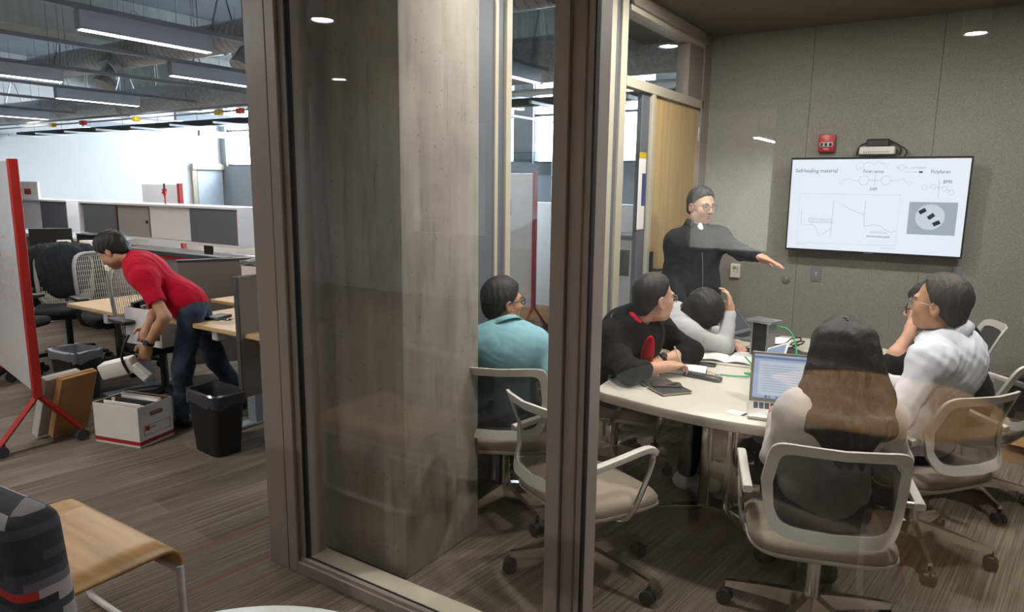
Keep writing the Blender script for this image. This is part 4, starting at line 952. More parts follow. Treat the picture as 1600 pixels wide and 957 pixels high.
t = flat('open_notebook', (-1.10, 3.34), 14, 'open white notebook under the writing hand', 'notebook')
MB().grid(lambda u, v: ((u - .5) * .2, (v - .5) * .14, .02 - .006 * abs(u - .5)), 8, 4).build('top_page', PAPER, t, solid=.002); MB().b2((-.1, -.07, .002), (.1, .07, .017), .002).build('page_block', PAPER, t); MB().b2((-.104, -.073, 0), (.104, .073, .002)).build('cover', BLACKP, t)
MB().tube([(.1, 0, .01), (.13, .01, .002), (.17, -.005, .002)], .0015, 4).build('ribbon', RED, t)
t = flat('open_book', (-.985, 3.70), 8, 'large open book with printed pages in the table middle', 'book')
for s in (-1, 1):
    MB().grid(lambda u, v, s=s: (s * .17 * u, (v - .5) * .24, .012 + .018 * math.sin(PI * min(1, u * 1.15)) * (1 - .5 * u)), 12, 3).build('page', PAPER, t, solid=.004)
    for k in range(9): MB().b2((s * .03 if s > 0 else -.15, -.1 + k * .022, .0285), (.15 if s > 0 else -.03, -.098 + k * .022, .029)).build('print_line', mat('print_grey', '#9fa0a4', .8), t)
MB().b2((-.175, -.125, 0), (.175, .125, .01), .002).build('page_block', PAPER, t)
t = flat('remote_control', (-.985, 3.255), -8, 'black remote control on the table', 'remote')
MB().box((0, 0, .012), (.19, .045, .022), .01, seg=2).build('body', BLACKP, t)
for i in range(9):
    for j in range(3): MB().box((-.08 + i * .015, -.012 + j * .012, .0235), (.008, .007, .003), .001).build('key', mat('key_grey', '#4b4c50', .5) if i else RED, t)
t = flat('phone_case', (-1.06, 3.93), -12, 'brown leather phone case beside the resting arm', 'phone case')
MB().box((0, 0, .008), (.13, .07, .014), .005, seg=2).build('leather', mat('brown_leather', '#8a4f2c', .6), t); MB().box((.01, -.005, .016), (.10, .05, .004), .001).build('phone', BLACKP, t)
def laptop(loc, rz, w, d, hh, ang, label, base_m, lid_m, scr, lines=True):
    t = flat('laptop', loc, rz, label, 'laptop')      # local -y towards the user, hinge at +y
    MB().box((0, 0, .008), (w, d, .014), .004, seg=2).build('base', base_m, t)
    k = MB()
    for i in range(13):
        for j in range(4): k.box((-w * .41 + i * w * .0683, d * .05 + j * d * .1, .0158), (w * .055, d * .078, .002), .0006)
    kb = k.build('keyboard', BLACKP, t); kb['kind'] = 'stuff'
    MB().b2((-w * .17, -d * .43, .0152), (w * .17, -d * .08, .0157)).build('trackpad', mat('trackpad_grey', '#a9a8a4', .4), t)
    L = empty('lid', (0, d / 2 - .004, .014)); L.parent = t; L.rotation_euler = (ang, 0, 0)
    MB().b2((-w / 2, 0, 0), (w / 2, .006, hh), .003).build('lid_shell', lid_m, L); MB().b2((-w / 2 + .012, -.0008, .016), (w / 2 - .012, 0, hh - .012)).build('lid_screen', scr, L)
    return t, L
SCR = emis('laptop_screen', '#b9c9e6', .42)
lp, L = laptop((-.515, 2.915), 13, .325, .225, .215, math.radians(-18), 'silver laptop with lit document in front of the woman', mat('laptop_silver', '#c9c6bd', .35, .5), mat('laptop_bezel', '#8d877d', .35, .5), SCR)
MB().b2((-.13, -.0016, .03), (.13, -.0008, .175)).build('document_page', emis('doc_white', '#dfe6f4', .42), L); MB().b2((-.15, -.0017, .185), (.15, -.0009, .195)).build('menu_bar', emis('doc_bar', '#7d90b4', .42), L)
for k in range(11): MB().b2((-.115, -.0024, .045 + k * .011), (.02 + .09 * ((k * 37) % 10) / 10, -.0016, .047 + k * .011)).build('text_line', emis('doc_line', '#9aa9c6', .42), L)
for k in range(14): MB().b2((-.1 + k * .0145, -.0019, .018), (-.09 + k * .0145, -.0009, .027)).build('dock_icon', emis(['ic_a', 'ic_b', 'ic_c'][k % 3], ['#4a6fd0', '#5fae70', '#c3cbe0'][k % 3], .4), L)
MB().b2((.08, -.0026, .15), (.10, -.0016, .154)).build('red_mark', emis('ic_red', '#c83a3a', .4), L)
laptop((-.87, 4.02), 172 + 80, .31, .21, .2, math.radians(-100), 'black laptop lying nearly flat beside the power tower', BLACKP, BLACKP, mat('dark_screen', '#101215', .2))
lp2, L2 = laptop((-1.02, 4.38), 75, .30, .2, .2, math.radians(-45), 'grey laptop open towards the far side of the table', mat('laptop_grey', '#6e7176', .4, .4), mat('laptop_grey', '#6e7176', .4, .4), mat('dark_screen', '#101215', .2))
t = flat('power_tower', (-.845, 3.83), -18, 'silver topped black power tower standing on the table', 'power tower')
MB().box((0, 0, .10), (.10, .075, .2), .008, seg=2).build('body', BLACKP, t); MB().box((-.046, 0, .10), (.012, .08, .2), .003).build('side_rail', ALU, t); MB().box((.046, 0, .10), (.012, .08, .2), .003).build('side_rail', ALU, t)
MB().box((0, -.0, .213), (.155, .125, .014), .006, seg=2).build('cap', ALU, t)
for k in range(4):
    for j in range(5): MB().cyl((-.027 + k * .018, -.0375, .03 + j * .018), (-.027 + k * .018, -.039, .03 + j * .018), .005, n=8).build('vent_hole', DARKM, t)
MB().b2((-.025, -.04, .13), (.025, -.037, .17), .002).build('socket', DARKM, t)
t = flat('tablet', (-.72, 3.55), -30, 'white tablet leaning against the power tower', 'tablet')
tb_ = MB().box((0, 0, .075), (.14, .008, .17), .003, (math.radians(-38), math.radians(-24), 0)); tb_.build('body', WHITEP, t); MB().box((0, -.0045, .075), (.12, .003, .15), .001, (math.radians(-38), math.radians(-24), 0)).build('display', emis('tablet_screen', '#aebfe0', .42), t)
t = flat('desk_phone', (-.60, 3.66), -15, 'black conference device with lit display on the table', 'device')
MB().box((0, 0, .025), (.19, .14, .045), .015, (math.radians(8), 0, 0), 2).build('body', BLACKP, t); MB().box((.0, .02, .053), (.08, .05, .002), .0005, (math.radians(8), 0, 0)).build('display', emis('device_lcd', '#9fb2d6', .42), t)
t = flat('power_adapter', (-.69, 3.98), 12, 'black power adapter with tangled cables on the table', 'adapter')
MB().box((0, 0, .016), (.11, .05, .03), .006).build('brick', BLACKP, t)
for pts in ([(.05, 0, .016), (.12, .03, .006), (.18, -.02, .006), (.2, -.15, .006), (.14, -.25, .006)], [(-.05, 0, .016), (-.1, .05, .006), (-.06, .14, .01), (.02, .2, .03), (.05, .24, .05), (-.02, .26, .03), (-.04, .2, .02), (.03, .18, .04)], [(-.02, .2, .02), (.04, .27, .06), (-.03, .29, .05), (-.06, .22, .02), (-.16, .24, .01)], [(0, -.02, .01), (.03, -.1, .005), (-.03, -.16, .005), (.02, -.22, .005)]): MB().tube(pts, .004, 6, 2).build('cable', BLACKP, t)
GRN = mat('green_cable', '#1f9455', .45)
t = flat('network_cable', (-.80, 3.42), 0, 'bright green network cable coiled on the table', 'cable')
MB().tube([(-.13, -.06, .006), (-.06, -.05, .006), (0, -.03, .01), (.03, 0, .014), (0, .03, .012), (-.04, .01, .014), (0, -.03, .018), (.04, 0, .022), (.01, .04, .02), (-.02, .12, .03), (-.08, .2, .05)], .0042, 8, 2).build('cord', GRN, t)
MB().tube([(-.02, .39, .15), (.02, .40, .19), (.09, .38, .19), (.14, .33, .13), (.16, .26, .06), (.13, .16, .01)], .0042, 8, 2).build('cord', GRN, t); MB().box((-.145, -.062, .006), (.025, .012, .01), .002).build('plug', mat('clear_plug', '#b8bcc0', .2), t)
t = flat('business_card', (-.70, 2.82), -10, 'white business card with black strip at the table edge', 'card')
MB().b2((-.043, -.026, 0), (.043, .026, .0006)).build('card_sheet', PAPER, t); MB().b2((.022, -.022, .0006), (.036, .022, .001)).build('black_strip', BLACKP, t); MB().b2((-.036, -.002, .0006), (.0, .002, .001)).build('print_line', mat('print_grey', '#9fa0a4', .8), t)
t = flat('paper_sheet', (-.95, 4.35), 5, 'white papers at the far end of the table', 'paper'); MB().b2((-.15, -.1, 0), (.15, .1, .004)).build('sheet', PAPER, t)
# bin and carton at the right edge
waste_bin((.50, 5.5, 0), math.radians(0), .30, .26, .42, 'black lined bin by the fabric wall at the right edge', BAG)
t = empty('open_carton', (.50, 5.18, 0), math.radians(-14), 'small open brown cardboard carton at the right edge', 'box')
for lo, hi in (((-.14, -.11, 0), (.14, -.106, .18)), ((-.14, .106, 0), (.14, .11, .18)), ((-.14, -.11, 0), (-.136, .11, .18)), ((.136, -.11, 0), (.14, .11, .18)), ((-.14, -.11, 0), (.14, .11, .004))): MB().b2(lo, hi).build('side_panel', CARD, t)
MB().box((-.17, 0, .20), (.09, .21, .004), 0, (0, math.radians(38), 0)).build('flap', CARD, t); MB().box((.17, 0, .20), (.09, .21, .004), 0, (0, math.radians(-38), 0)).build('flap', CARD, t); MB().box((0, -.14, .165), (.27, .09, .004), 0, (math.radians(50), 0, 0)).build('flap', CARD, t); MB().box((0, .13, .22), (.27, .09, .004), 0, (math.radians(62), 0, 0)).build('flap', CARDD, t)

# ------------------------------------------------------------------ people: one distance field per body, hair and garment
def V(*a): return np.array(a, dtype=np.float64)
def nrm(a): a = np.asarray(a, float); return a / (np.linalg.norm(a) + 1e-9)
class Field:
    def __init__(s, lo, hi, h):
        s.lo = np.array(lo, float); s.h = h; s.n = np.ceil((np.array(hi) - s.lo) / h).astype(int) + 1
        s.f = np.full(tuple(s.n), .6, np.float32)
    def win(s, lo, hi):
        a = np.clip(np.floor((np.array(lo) - s.lo) / s.h).astype(int), 0, s.n - 1); b = np.clip(np.ceil((np.array(hi) - s.lo) / s.h).astype(int) + 1, 1, s.n)
        if np.any(b <= a): return None, None
        ax = [(s.lo[i] + s.h * np.arange(a[i], b[i])).astype(np.float32) for i in range(3)]
        return tuple(slice(a[i], b[i]) for i in range(3)), (ax[0][:, None, None], ax[1][None, :, None], ax[2][None, None, :])
    def put(s, sl, d, k, sub=False):
        g = s.f[sl]
        if sub:
            d = -d; hh = np.maximum(k - np.abs(g - d), 0) / k; s.f[sl] = np.maximum(g, d) + hh * hh * k * .25
        else:
            hh = np.maximum(k - np.abs(g - d), 0) / k; s.f[sl] = np.minimum(g, d) - hh * hh * k * .25
    def cone(s, a, b, ra, rb=None, k=.02, sub=False):
        a = np.asarray(a, float); b = np.asarray(b, float); rb = ra if rb is None else rb; m = max(ra, rb) + k + 3 * s.h
        sl, g = s.win(np.minimum(a, b) - m, np.maximum(a, b) + m)
        if sl is None: return s
        ab = b - a; L = float(ab @ ab) + 1e-12
        px, py, pz = (g[i] - np.float32(a[i]) for i in range(3))
        t = np.clip((px * ab[0] + py * ab[1] + pz * ab[2]) / L, 0, 1)
        d = np.sqrt((px - t * ab[0]) ** 2 + (py - t * ab[1]) ** 2 + (pz - t * ab[2]) ** 2) - (ra + (rb - ra) * t)
        s.put(sl, d.astype(np.float32), k, sub); return s
    def chain(s, pts, rs, k=.02):
        for i in range(len(pts) - 1): s.cone(pts[i], pts[i + 1], rs[i], rs[i + 1], k)
        return s
    def ell(s, c, r, A=None, k=.02, sub=False):
        c = np.asarray(c, float); r = np.asarray(r, float); A = np.eye(3) if A is None else A; m = r.max() + k + 3 * s.h
        sl, g = s.win(c - m, c + m)
        if sl is None: return s
        p = [g[i] - np.float32(c[i]) for i in range(3)]
        q = [(p[0] * A[i][0] + p[1] * A[i][1] + p[2] * A[i][2]) / r[i] for i in range(3)]
        k0 = np.sqrt(q[0] ** 2 + q[1] ** 2 + q[2] ** 2); k1 = np.sqrt((q[0] / r[0]) ** 2 + (q[1] / r[1]) ** 2 + (q[2] / r[2]) ** 2) + 1e-6
        s.put(sl, np.where(k0 < 1e-3, -r.min(), k0 * (k0 - 1) / k1).astype(np.float32), k, sub); return s
    def cut(s, n, p, k=.01):
        """drop everything on the side n points to, from point p on"""
        n = nrm(n); sl, g = s.win(s.lo, s.lo + s.h * s.n)
        d = (g[0] - p[0]) * n[0] + (g[1] - p[1]) * n[1] + (g[2] - p[2]) * n[2]
        hh = np.maximum(k - np.abs(s.f - d), 0) / k; s.f = (np.maximum(s.f, d) + hh * hh * k * .25).astype(np.float32); return s
    def ripple(s, amp, fr, seed=0, stretch=(1, 1, 1)):
        r = np.random.RandomState(seed); sl, g = s.win(s.lo, s.lo + s.h * s.n); n = 0
        for i in range(5):
            w = r.normal(size=3); w = w / np.linalg.norm(w) * fr * (1 + .35 * i) * np.array(stretch); ph = r.uniform(0, 6.28)
            n = n + np.sin(g[0] * w[0] + g[1] * w[1] + g[2] * w[2] + ph + 1.6 * np.sin(g[(i + 1) % 3] * fr * .5 + i)) / (1 + .5 * i)
        s.f = (s.f + amp * .5 * n).astype(np.float32); return s
    def mesh(s, name, m):
        f, h, lo = s.f, s.h, s.lo; s_ = f < 0
        for ax in range(3):
            i0 = [slice(None)] * 3; i0[ax] = 0; i1 = [slice(None)] * 3; i1[ax] = -1; s_[tuple(i0)] = False; s_[tuple(i1)] = False
        cnt = np.zeros(tuple(np.array(f.shape) - 1), np.int8); cs = [(i, j, k) for i in (0, 1) for j in (0, 1) for k in (0, 1)]
        def corner(a, c): return a[c[0]:a.shape[0] - 1 + c[0], c[1]:a.shape[1] - 1 + c[1], c[2]:a.shape[2] - 1 + c[2]]
        for c in cs: cnt += corner(s_, c)
        mix = (cnt > 0) & (cnt < 8); I = np.argwhere(mix); idx = np.full(mix.shape, -1, np.int32); idx[mix] = np.arange(len(I))
        pos = np.zeros((len(I), 3)); w = np.zeros(len(I)); vals = {c: f[I[:, 0] + c[0], I[:, 1] + c[1], I[:, 2] + c[2]].astype(np.float64) for c in cs}
        for a in cs:
            for ax in range(3):
                if a[ax]: continue
                b = list(a); b[ax] = 1; b = tuple(b); fa, fb = vals[a], vals[b]; x = (fa < 0) != (fb < 0)
                t = np.clip(fa / np.where(x, fa - fb, 1), 0, 1); p = np.array(a, float)[None, :].repeat(len(I), 0); p[:, ax] += t
                pos[x] += p[x]; w[x] += 1
        pos = (I + pos / np.maximum(w, 1)[:, None]) * h + lo; F = []
        for ax in range(3):
            u, v = (ax + 1) % 3, (ax + 2) % 3; sl0 = [slice(None)] * 3; sl1 = [slice(None)] * 3; sl0[ax] = slice(0, -1); sl1[ax] = slice(1, None)
            A, B = s_[tuple(sl0)], s_[tuple(sl1)]; X = np.argwhere(A != B); X = X[(X[:, u] > 0) & (X[:, v] > 0) & (X[:, u] < f.shape[u] - 1) & (X[:, v] < f.shape[v] - 1)]
            if not len(X): continue
            q = []
            for du, dv in ((-1, -1), (0, -1), (0, 0), (-1, 0)):
                Y = X.copy(); Y[:, u] += du; Y[:, v] += dv; q.append(idx[Y[:, 0], Y[:, 1], Y[:, 2]])
            q = np.stack(q, 1); flip = ~A[X[:, 0], X[:, 1], X[:, 2]]; q[flip] = q[flip][:, ::-1]; F.append(q[(q >= 0).all(1)])
        F = np.concatenate(F); me = bpy.data.meshes.new(name); me.vertices.add(len(pos)); me.vertices.foreach_set('co', pos.astype(np.float32).ravel())
        me.loops.add(F.size); me.loops.foreach_set('vertex_index', F.astype(np.int32).ravel()); me.polygons.add(len(F)); me.polygons.foreach_set('loop_start', np.arange(0, F.size, 4, dtype=np.int32))
        me.update(calc_edges=True); me.validate(); me.polygons.foreach_set('use_smooth', [True] * len(me.polygons)); me.materials.append(m); return me
    def build(s, name, m, parent=None):
        o = bpy.data.objects.new(name, s.mesh(name, m)); COL.objects.link(o)
        if parent: o.parent = parent
        return o

def skin_mat(name, col):
    m, t = newmat(name); c = hexc(col); v = t.coord()
    t.link(t.ramp(t.noise(v, 16, 3), [(.3, tuple(x * .88 for x in c)), (.7, tuple(min(1, x * 1.08) for x in c))]), t.b.inputs['Base Color'])
    t.b.inputs['Roughness'].default_value = .5; t.b.inputs['Subsurface Weight'].default_value = .12; t.b.inputs['Subsurface Radius'].default_value = (.01, .004, .002); return m
def hair_mat(name, col, rough=.58):
    m, t = newmat(name); c = hexc(col); v = t.coord((60, 60, 5)); n = t.noise(v, 3.0, 3)
    t.link(t.ramp(n, [(.3, tuple(x * .6 for x in c)), (.7, tuple(min(1, x * 1.7) for x in c))]), t.b.inputs['Base Color']); t.b.inputs['Roughness'].default_value = rough; t.b.inputs['Specular IOR Level'].default_value = .4
    t.bump(n, .45, .006); return m
def cloth_mat(name, col, fold=.14):
    if name in MATS: return MATS[name]
    m, t = newmat(name); c = hexc(col); v = t.coord()
    n = t.noise(v, 6, 2); t.link(t.ramp(n, [(.3, tuple(x * .94 for x in c)), (.7, tuple(min(1, x * 1.06) for x in c))]), t.b.inputs['Base Color'])
    t.b.inputs['Roughness'].default_value = .9; t.b.inputs['Specular IOR Level'].default_value = .15; t.b.inputs['Sheen Weight'].default_value = .03
    w = t.add('ShaderNodeTexNoise'); w.inputs['Scale'].default_value = 4.5; w.inputs['Detail'].default_value = 1.5; w.inputs['Distortion'].default_value = .9; t.link(v, w.inputs['Vector'])
    r = t.math('ABSOLUTE', t.math('SUBTRACT', w.outputs['Fac'], .5)); r = t.math('MULTIPLY', t.math('MINIMUM', r, .12), 6.0)
    weave = t.noise(v, 420, 1)
    t.bump(t.math('ADD', r, t.math('MULTIPLY', weave, .06)), fold, .02); return m
SKIN_A = skin_mat('skin_warm', '#c2957c'); SKIN_B = skin_mat('skin_tan', '#b58768'); LIP = mat('lip', '#9a5a50', .5); HAIRB = hair_mat('hair_black', '#1b1817'); HAIRG = hair_mat('hair_greying', '#332e2c', .62)
EYEW = mat('eye_white', '#cfcac4', .25); EYED = mat('eye_dark', '#1a1210', .15); LENS = glass_mat('spectacle_lens', (.95, .96, .97), .06)
JEANS = JEAN; BLKPANT = cloth_mat('black_trousers', '#191a1d'); SHOEB = mat('shoe_black', '#141414', .4); SHOEW = mat('shoe_white', '#a9a6a0', .6, var=.06)

def head_axes(hf, hu=(0, 0, 1)):
    y = nrm(hf); x = nrm(np.cross(y, hu)); z = np.cross(x, y); return np.array([x, y, z])     # rows: right, forward, up
def hand(F, w, d, n, t, curl=(.5, .6, .5), spread=.0, s=1.0, thumb=.5):
    d = nrm(d); n = nrm(np.asarray(n) - d * np.dot(n, d)); t0 = np.cross(d, n); t = t0 if np.dot(t0, t) > 0 else -t0
    w = np.asarray(w, float); A = np.array([d, t, n])
    F.ell(w + d * .052 * s, (.052 * s, .040 * s, .017 * s), A, .015); F.cone(w - d * .01, w + d * .04 * s, .026 * s, .024 * s, .015)
    for i, (o, L) in enumerate(((.029, .072), (.010, .082), (-.010, .076), (-.028, .058))):
        b = w + d * (.088 - .006 * (i == 3)) * s + t * o * s; a = 0; p = b; r = .0086 * s
        sp = t * (spread * (1.5 - i)); 
        for j, c in enumerate(curl):
            a += c; q = p + nrm(d * math.cos(a) + n * math.sin(a) + sp) * L * s * (.45, .32, .27)[j]; F.cone(p, q, r, r * .9, .005); p = q; r *= .9
    b = w + d * .022 * s + t * .030 * s; m_ = b + nrm(d * .55 + t * .7 + n * .35) * .038 * s; e = m_ + nrm(d * .9 + t * (.55 - .8 * thumb) + n * (.2 + .5 * thumb)) * .036 * s
    F.cone(b, m_, .0125 * s, .0105 * s, .008); F.cone(m_, e, .0105 * s, .0085 * s, .006)

def person(key, label, J, hf, hu=(0, 0, 1), skin=SKIN_A, hair=HAIRB, top=None, topname='shirt', sleeve=1.9, pants=BLKPANT, shoes=SHOEB, hands=None, female=False,
           hair_fn=None, wr=.004, seat=True, collar=None, bulk=1.0, glasses=None, face=True, h=.005, neck_r=.055, hs=1.0, foot=None, open_front=None, hsz=1.0):
    J = {k: np.array(v, float) for k, v in J.items()}
    P, C, N, H = J['P'], J['C'], J['N'], J['H']; R_ = nrm(J['shR'] - J['shL'])
    root = empty('person', (P[0], P[1], 0), 0, label, 'person', None); off = V(P[0], P[1], 0)
    J = {k: v - off for k, v in J.items()}; P, C, N, H = J['P'], J['C'], J['N'], J['H']
    up = nrm(N - P); fw = nrm(np.cross(up, R_)); rt = np.cross(fw, up); T = np.array([rt, fw, up])
    pf = nrm(J['fw'] + off) if 'fw' in J else fw
    A = head_axes(hf, hu); HL = lambda x, y, z: H + hsz * (A[0] * x + A[1] * y + A[2] * z)
    hands = hands or {}
    allp = np.array([v for k, v in J.items() if k != 'fw']); lo = allp.min(0) - .24; hi = allp.max(0) + .24; lo[2] = max(lo[2], -.02)
    lo2 = lo.copy(); lo2[2] = min(P[2] - .2, lo[2] + 9) if 'knL' not in J else P[2] - .2; lo2[2] = min(lo2[2], min(J['wrL'][2], J['wrR'][2]) - .2)
    B = Field(lo2, hi, h)
    # torso core, neck
    b = bulk
    B.ell(P + up * .06, (.13 * b, .09 * b, .12), T, .05); B.ell(P * .5 + C * .5, (.125 * b, .085 * b, .16), T, .05); B.ell(C, (.135 * b, .09 * b, .12), T, .05)
    B.cone(J['shL'] * .85 + N * .15, J['shR'] * .85 + N * .15, .045, .045, .05)
    B.cone(N - up * .04, HL(0, -.018, -.055), neck_r * 1.08, neck_r * .95, .03)
    # arms
    for s in 'LR':
        sh, el, wv = J['sh' + s], J['el' + s], J['wr' + s]
        q_ = .78 if sleeve > 1.9 else 1.0
        B.cone(sh, el, .044 * b * q_, .037 * q_, .03); B.cone(el, el * .6 + wv * .4, .038 * q_, .036 * q_, .02); B.cone(el * .6 + wv * .4, wv, .036 * q_, .025, .02)
        hd = hands.get(s, {}); d = hd.get('d', nrm(wv - el)); n = hd.get('n', V(0, 0, -1)); t = hd.get('t', np.cross(d, n) * (1 if s == 'R' else -1))
        hand(B, wv, d, n, t, hd.get('curl', (.35, .45, .4)), hd.get('spread', .0), hd.get('s', hs), hd.get('thumb', .5))
    # head
    e = lambda c, r, k=.02, sub=False, AA=A: B.ell(HL(*c), np.array(r) * hsz, AA, k, sub)
    e((0, -.012, .028), (.073, .092, .088)); e((0, .028, -.032), (.057, .062, .078), .03); e((0, .060, -.088), (.026, .022, .020), .03)
    for s in (-1, 1):
        e((s * .034, .052, -.032), (.026, .028, .032), .02); e((s * .045, .005, -.07), (.018, .035, .02), .03)
        e((s * .077, -.010, -.012), (.009, .019, .032), .008); e((s * .083, -.006, -.010), (.004, .010, .018), .006, True)
        if face: e((s * .031, .096, .002), (.017, .013, .010), .010, True)
    B.cone(HL(-.036, .074, .018), HL(.036, .074, .018), .013 * hsz, .013 * hsz, .014); B.cone(HL(0, .084, .010), HL(0, .103, -.028), .008 * hsz, .0125 * hsz, .012)
    for s in (-1, 1): e((s * .011, .094, -.033), (.009, .010, .007), .008)
    e((0, .086, -.058), (.021, .010, .0055), .006); e((0, .085, -.069), (.019, .010, .006), .006); e((0, .094, -.0635), (.022, .006, .0012), .003, True)
    B.build('body', skin, root)
    # eyes, brows, lips
    if face:
        for s in (-1, 1):
            ey = Field(HL(s * .031, .078, .0) - .03, HL(s * .031, .078, .0) + .03, .0022); ey.ell(HL(s * .031, .0745, .001), (.0125, .0125, .0085), A, .001); ey.build('eye', EYEW, root)
            ir = Field(HL(s * .031, .084, .0) - .02, HL(s * .031, .084, .0) + .02, .0018); ir.ell(HL(s * .031, .0815, .001), (.006, .0066, .006), A, .001); ir.build('iris', EYED, root)
            br = Field(HL(s * .031, .085, .02) - .04, HL(s * .031, .085, .02) + .04, .0025); br.chain([HL(s * .014, .090, .018), HL(s * .032, .088, .024), HL(s * .05, .074, .018)], [.0038, .0045, .003], .003); br.build('eyebrow', hair, root)
        lp_ = Field(HL(0, .09, -.063) - .04, HL(0, .09, -.063) + .04, .0025); lp_.ell(HL(0, .0875, -.058), (.020, .0095, .005), A, .002); lp_.ell(HL(0, .0865, -.069), (.018, .0095, .0055), A, .002); lp_.ell(HL(0, .096, -.0635), (.022, .006, .0014), A, .002, True); lp_.build('lips', LIP, root)
    # hair
    if hair_fn: hair_fn(root, HL, A, H, hair, J, T, hsz)
    # garments
    G = Field(lo2, hi, .0065)
    wst = .145 if female else .155
    G.ell(P + up * .05, (.165 * b, .125 * b, .13), T, .06); G.ell(P * .55 + C * .45, (wst * b, .118 * b, .17), T, .06); G.ell(C - up * .01, (.168 * b, .122 * b, .14), T, .06)
    G.cone(J['shL'] * .93 + N * .07, J['shR'] * .93 + N * .07, .062 * b, .062 * b, .085); G.ell(C * .55 + N * .45 - fw * .01, (.15 * b, .095 * b, .10), T, .08)
    for s in 'LR':
        sh, el, wv = J['sh' + s], J['el' + s], J['wr' + s]; G.cone(N - up * .035, sh, .055 * b, .058 * b, .07)
        if sleeve < 1: G.cone(sh, sh + (el - sh) * sleeve, .061 * b, .058 * b, .04)
        else:
            G.cone(sh, el, .060 * b, .050 * b, .06); k = sleeve - 1; G.cone(el, el + (wv - el) * k, .050 * b, .050 * b - (.016 * k), .025)
    G.cone(N - up * .02, N + nrm(HL(0, -.018, -.06) - N) * .012, neck_r + .016, neck_r + .011, .025)
    G.ell(N + nrm(HL(0, .0, -.06) - N) * .04, (neck_r + .004,) * 3, A, .012, True)
    if sleeve < 1:
        for s in 'LR':
            sh, el = J['sh' + s], J['el' + s]; d = nrm(el - sh); c0 = sh + (el - sh) * sleeve; G.cone(c0 + d * .066, c0 + d * .16, .075, .075, .006, True)
    if seat: G.cut(-up, P - up * .085, .03)
    else: G.cut(-up, P - up * .05, .02)
    G.ripple(wr * .45, 75, sum(map(ord, key)))
    go = G.build(topname, top, root)
    if collar: collar(root, N, HL, A, T, J, go)
    # legs
    if 'knL' in J or seat:
        if 'knL' not in J:
            pf_ = nrm(V(pf[0], pf[1], 0)); pr = np.cross(pf_, V(0, 0, 1))
            for s, sg in (('L', -1), ('R', 1)):
                J['hip' + s] = P + pr * sg * .085 - V(0, 0, .02); J['kn' + s] = J['hip' + s] + pf_ * .42 + pr * sg * .03 + V(0, 0, .01); J['an' + s] = J['kn' + s] + V(0, 0, -J['kn' + s][2] + .10) + pf_ * (-.04 if sg > 0 else .06)
        allq = np.array([J[k + s] for k in ('hip', 'kn', 'an') for s in 'LR']); L_ = Field(allq.min(0) - .17, np.maximum(allq.max(0), P) + .17, .008)
        L_.ell(P - V(0, 0, .02), (.15 * b, .108 * b, .085), T, .05)
        for s in 'LR':
            hp, kn, an = J['hip' + s], J['kn' + s], J['an' + s]; L_.chain([hp, kn, an + (kn - an) * .08], [.084, .066, .054], .04)
        L_.ripple(wr * .8, 45, 5); L_.build('trousers', pants, root)
        for s, sg in (('L', -1), ('R', 1)):
            an = J['an' + s]; fd = nrm((foot or {}).get(s, V(pf[0], pf[1], 0))); z0 = an[2] - .085
            Q = Field(an - V(.3, .3, .14), an + V(.3, .3, .1), .006); Q.cone(V(an[0], an[1], z0 + .05) - fd * .03, V(an[0], an[1], z0 + .036) + fd * .15, .043, .036, .03); Q.cone(an, V(an[0], an[1], z0 + .05), .045, .045, .03); Q.cut((0, 0, -1), (0, 0, z0), .004); Q.build('shoe', shoes, root)
    if glasses:
        gm = glasses
        for s in (-1, 1):
            rim = [HL(s * .033 + .025 * math.copysign(abs(math.cos(a)) ** .7, math.cos(a)), .102 - .01 * abs(s * .033 + .025 * math.cos(a)) / .058, -.002 + .0165 * math.copysign(abs(math.sin(a)) ** .7, math.sin(a))) for a in np.linspace(0, 2 * PI, 20, endpoint=False)]
            gl_ = MB().tube(rim, .0017 * hsz if gm is not BLACKP else .0026, 6, 0, True).build('glasses_rim', gm, root)
            MB().add(rim, [tuple(range(20))]).build('glasses_lens', LENS, root)
            MB().tube([HL(s * .058, .092, .005), HL(s * .076, .06, .006), HL(s * .082, .0, .004), HL(s * .080, -.02, -.008)], .0018 if gm is not BLACKP else .003, 6).build('glasses_temple', gm, root)
        MB().tube([HL(-.009, .101, .002), HL(0, .108, .006), HL(.009, .101, .002)], .0018, 6).build('glasses_bridge', gm, root)
    return root, J, HL, A

def short_hair(vol=.012, front=(.072, .080), back=(-.04, -.055), rip=.004, fade=0, name='hair', spike=0, grid=.004):
    def fn(root, HL, A, H, m, J, T, hsz):
        F = Field(H - .17, H + .18, grid)
        F.ell(HL(0, -.014, .032), (np.array((.073, .093, .088)) + vol) * hsz, A, .01); F.ell(HL(0, .004, .072), (.060 * hsz, .066 * hsz, .042 * hsz + vol * .6), A, .02)
        F.ell(HL(0, -.055, -.03), (.062, .055, .06), A, .02)
        a = np.array(front); c = np.array(back); dv = a - c; n = nrm((dv[1], -dv[0])); nn = A[1] * n[0] + A[2] * n[1]
        F.cut(nn, HL(0, a[0], a[1]), .03)
        for s in (-1, 1): F.ell(HL(s * .085, -.002, -.028), (.022, .024, .034), A, .008, True)
        F.ell(HL(0, .03, -.10), (.2, .06, .05), A, .01, True)
        F.ripple(rip * .5, 170, 3, (1, 1, .3))
        F.build(name, m, root)
    return fn

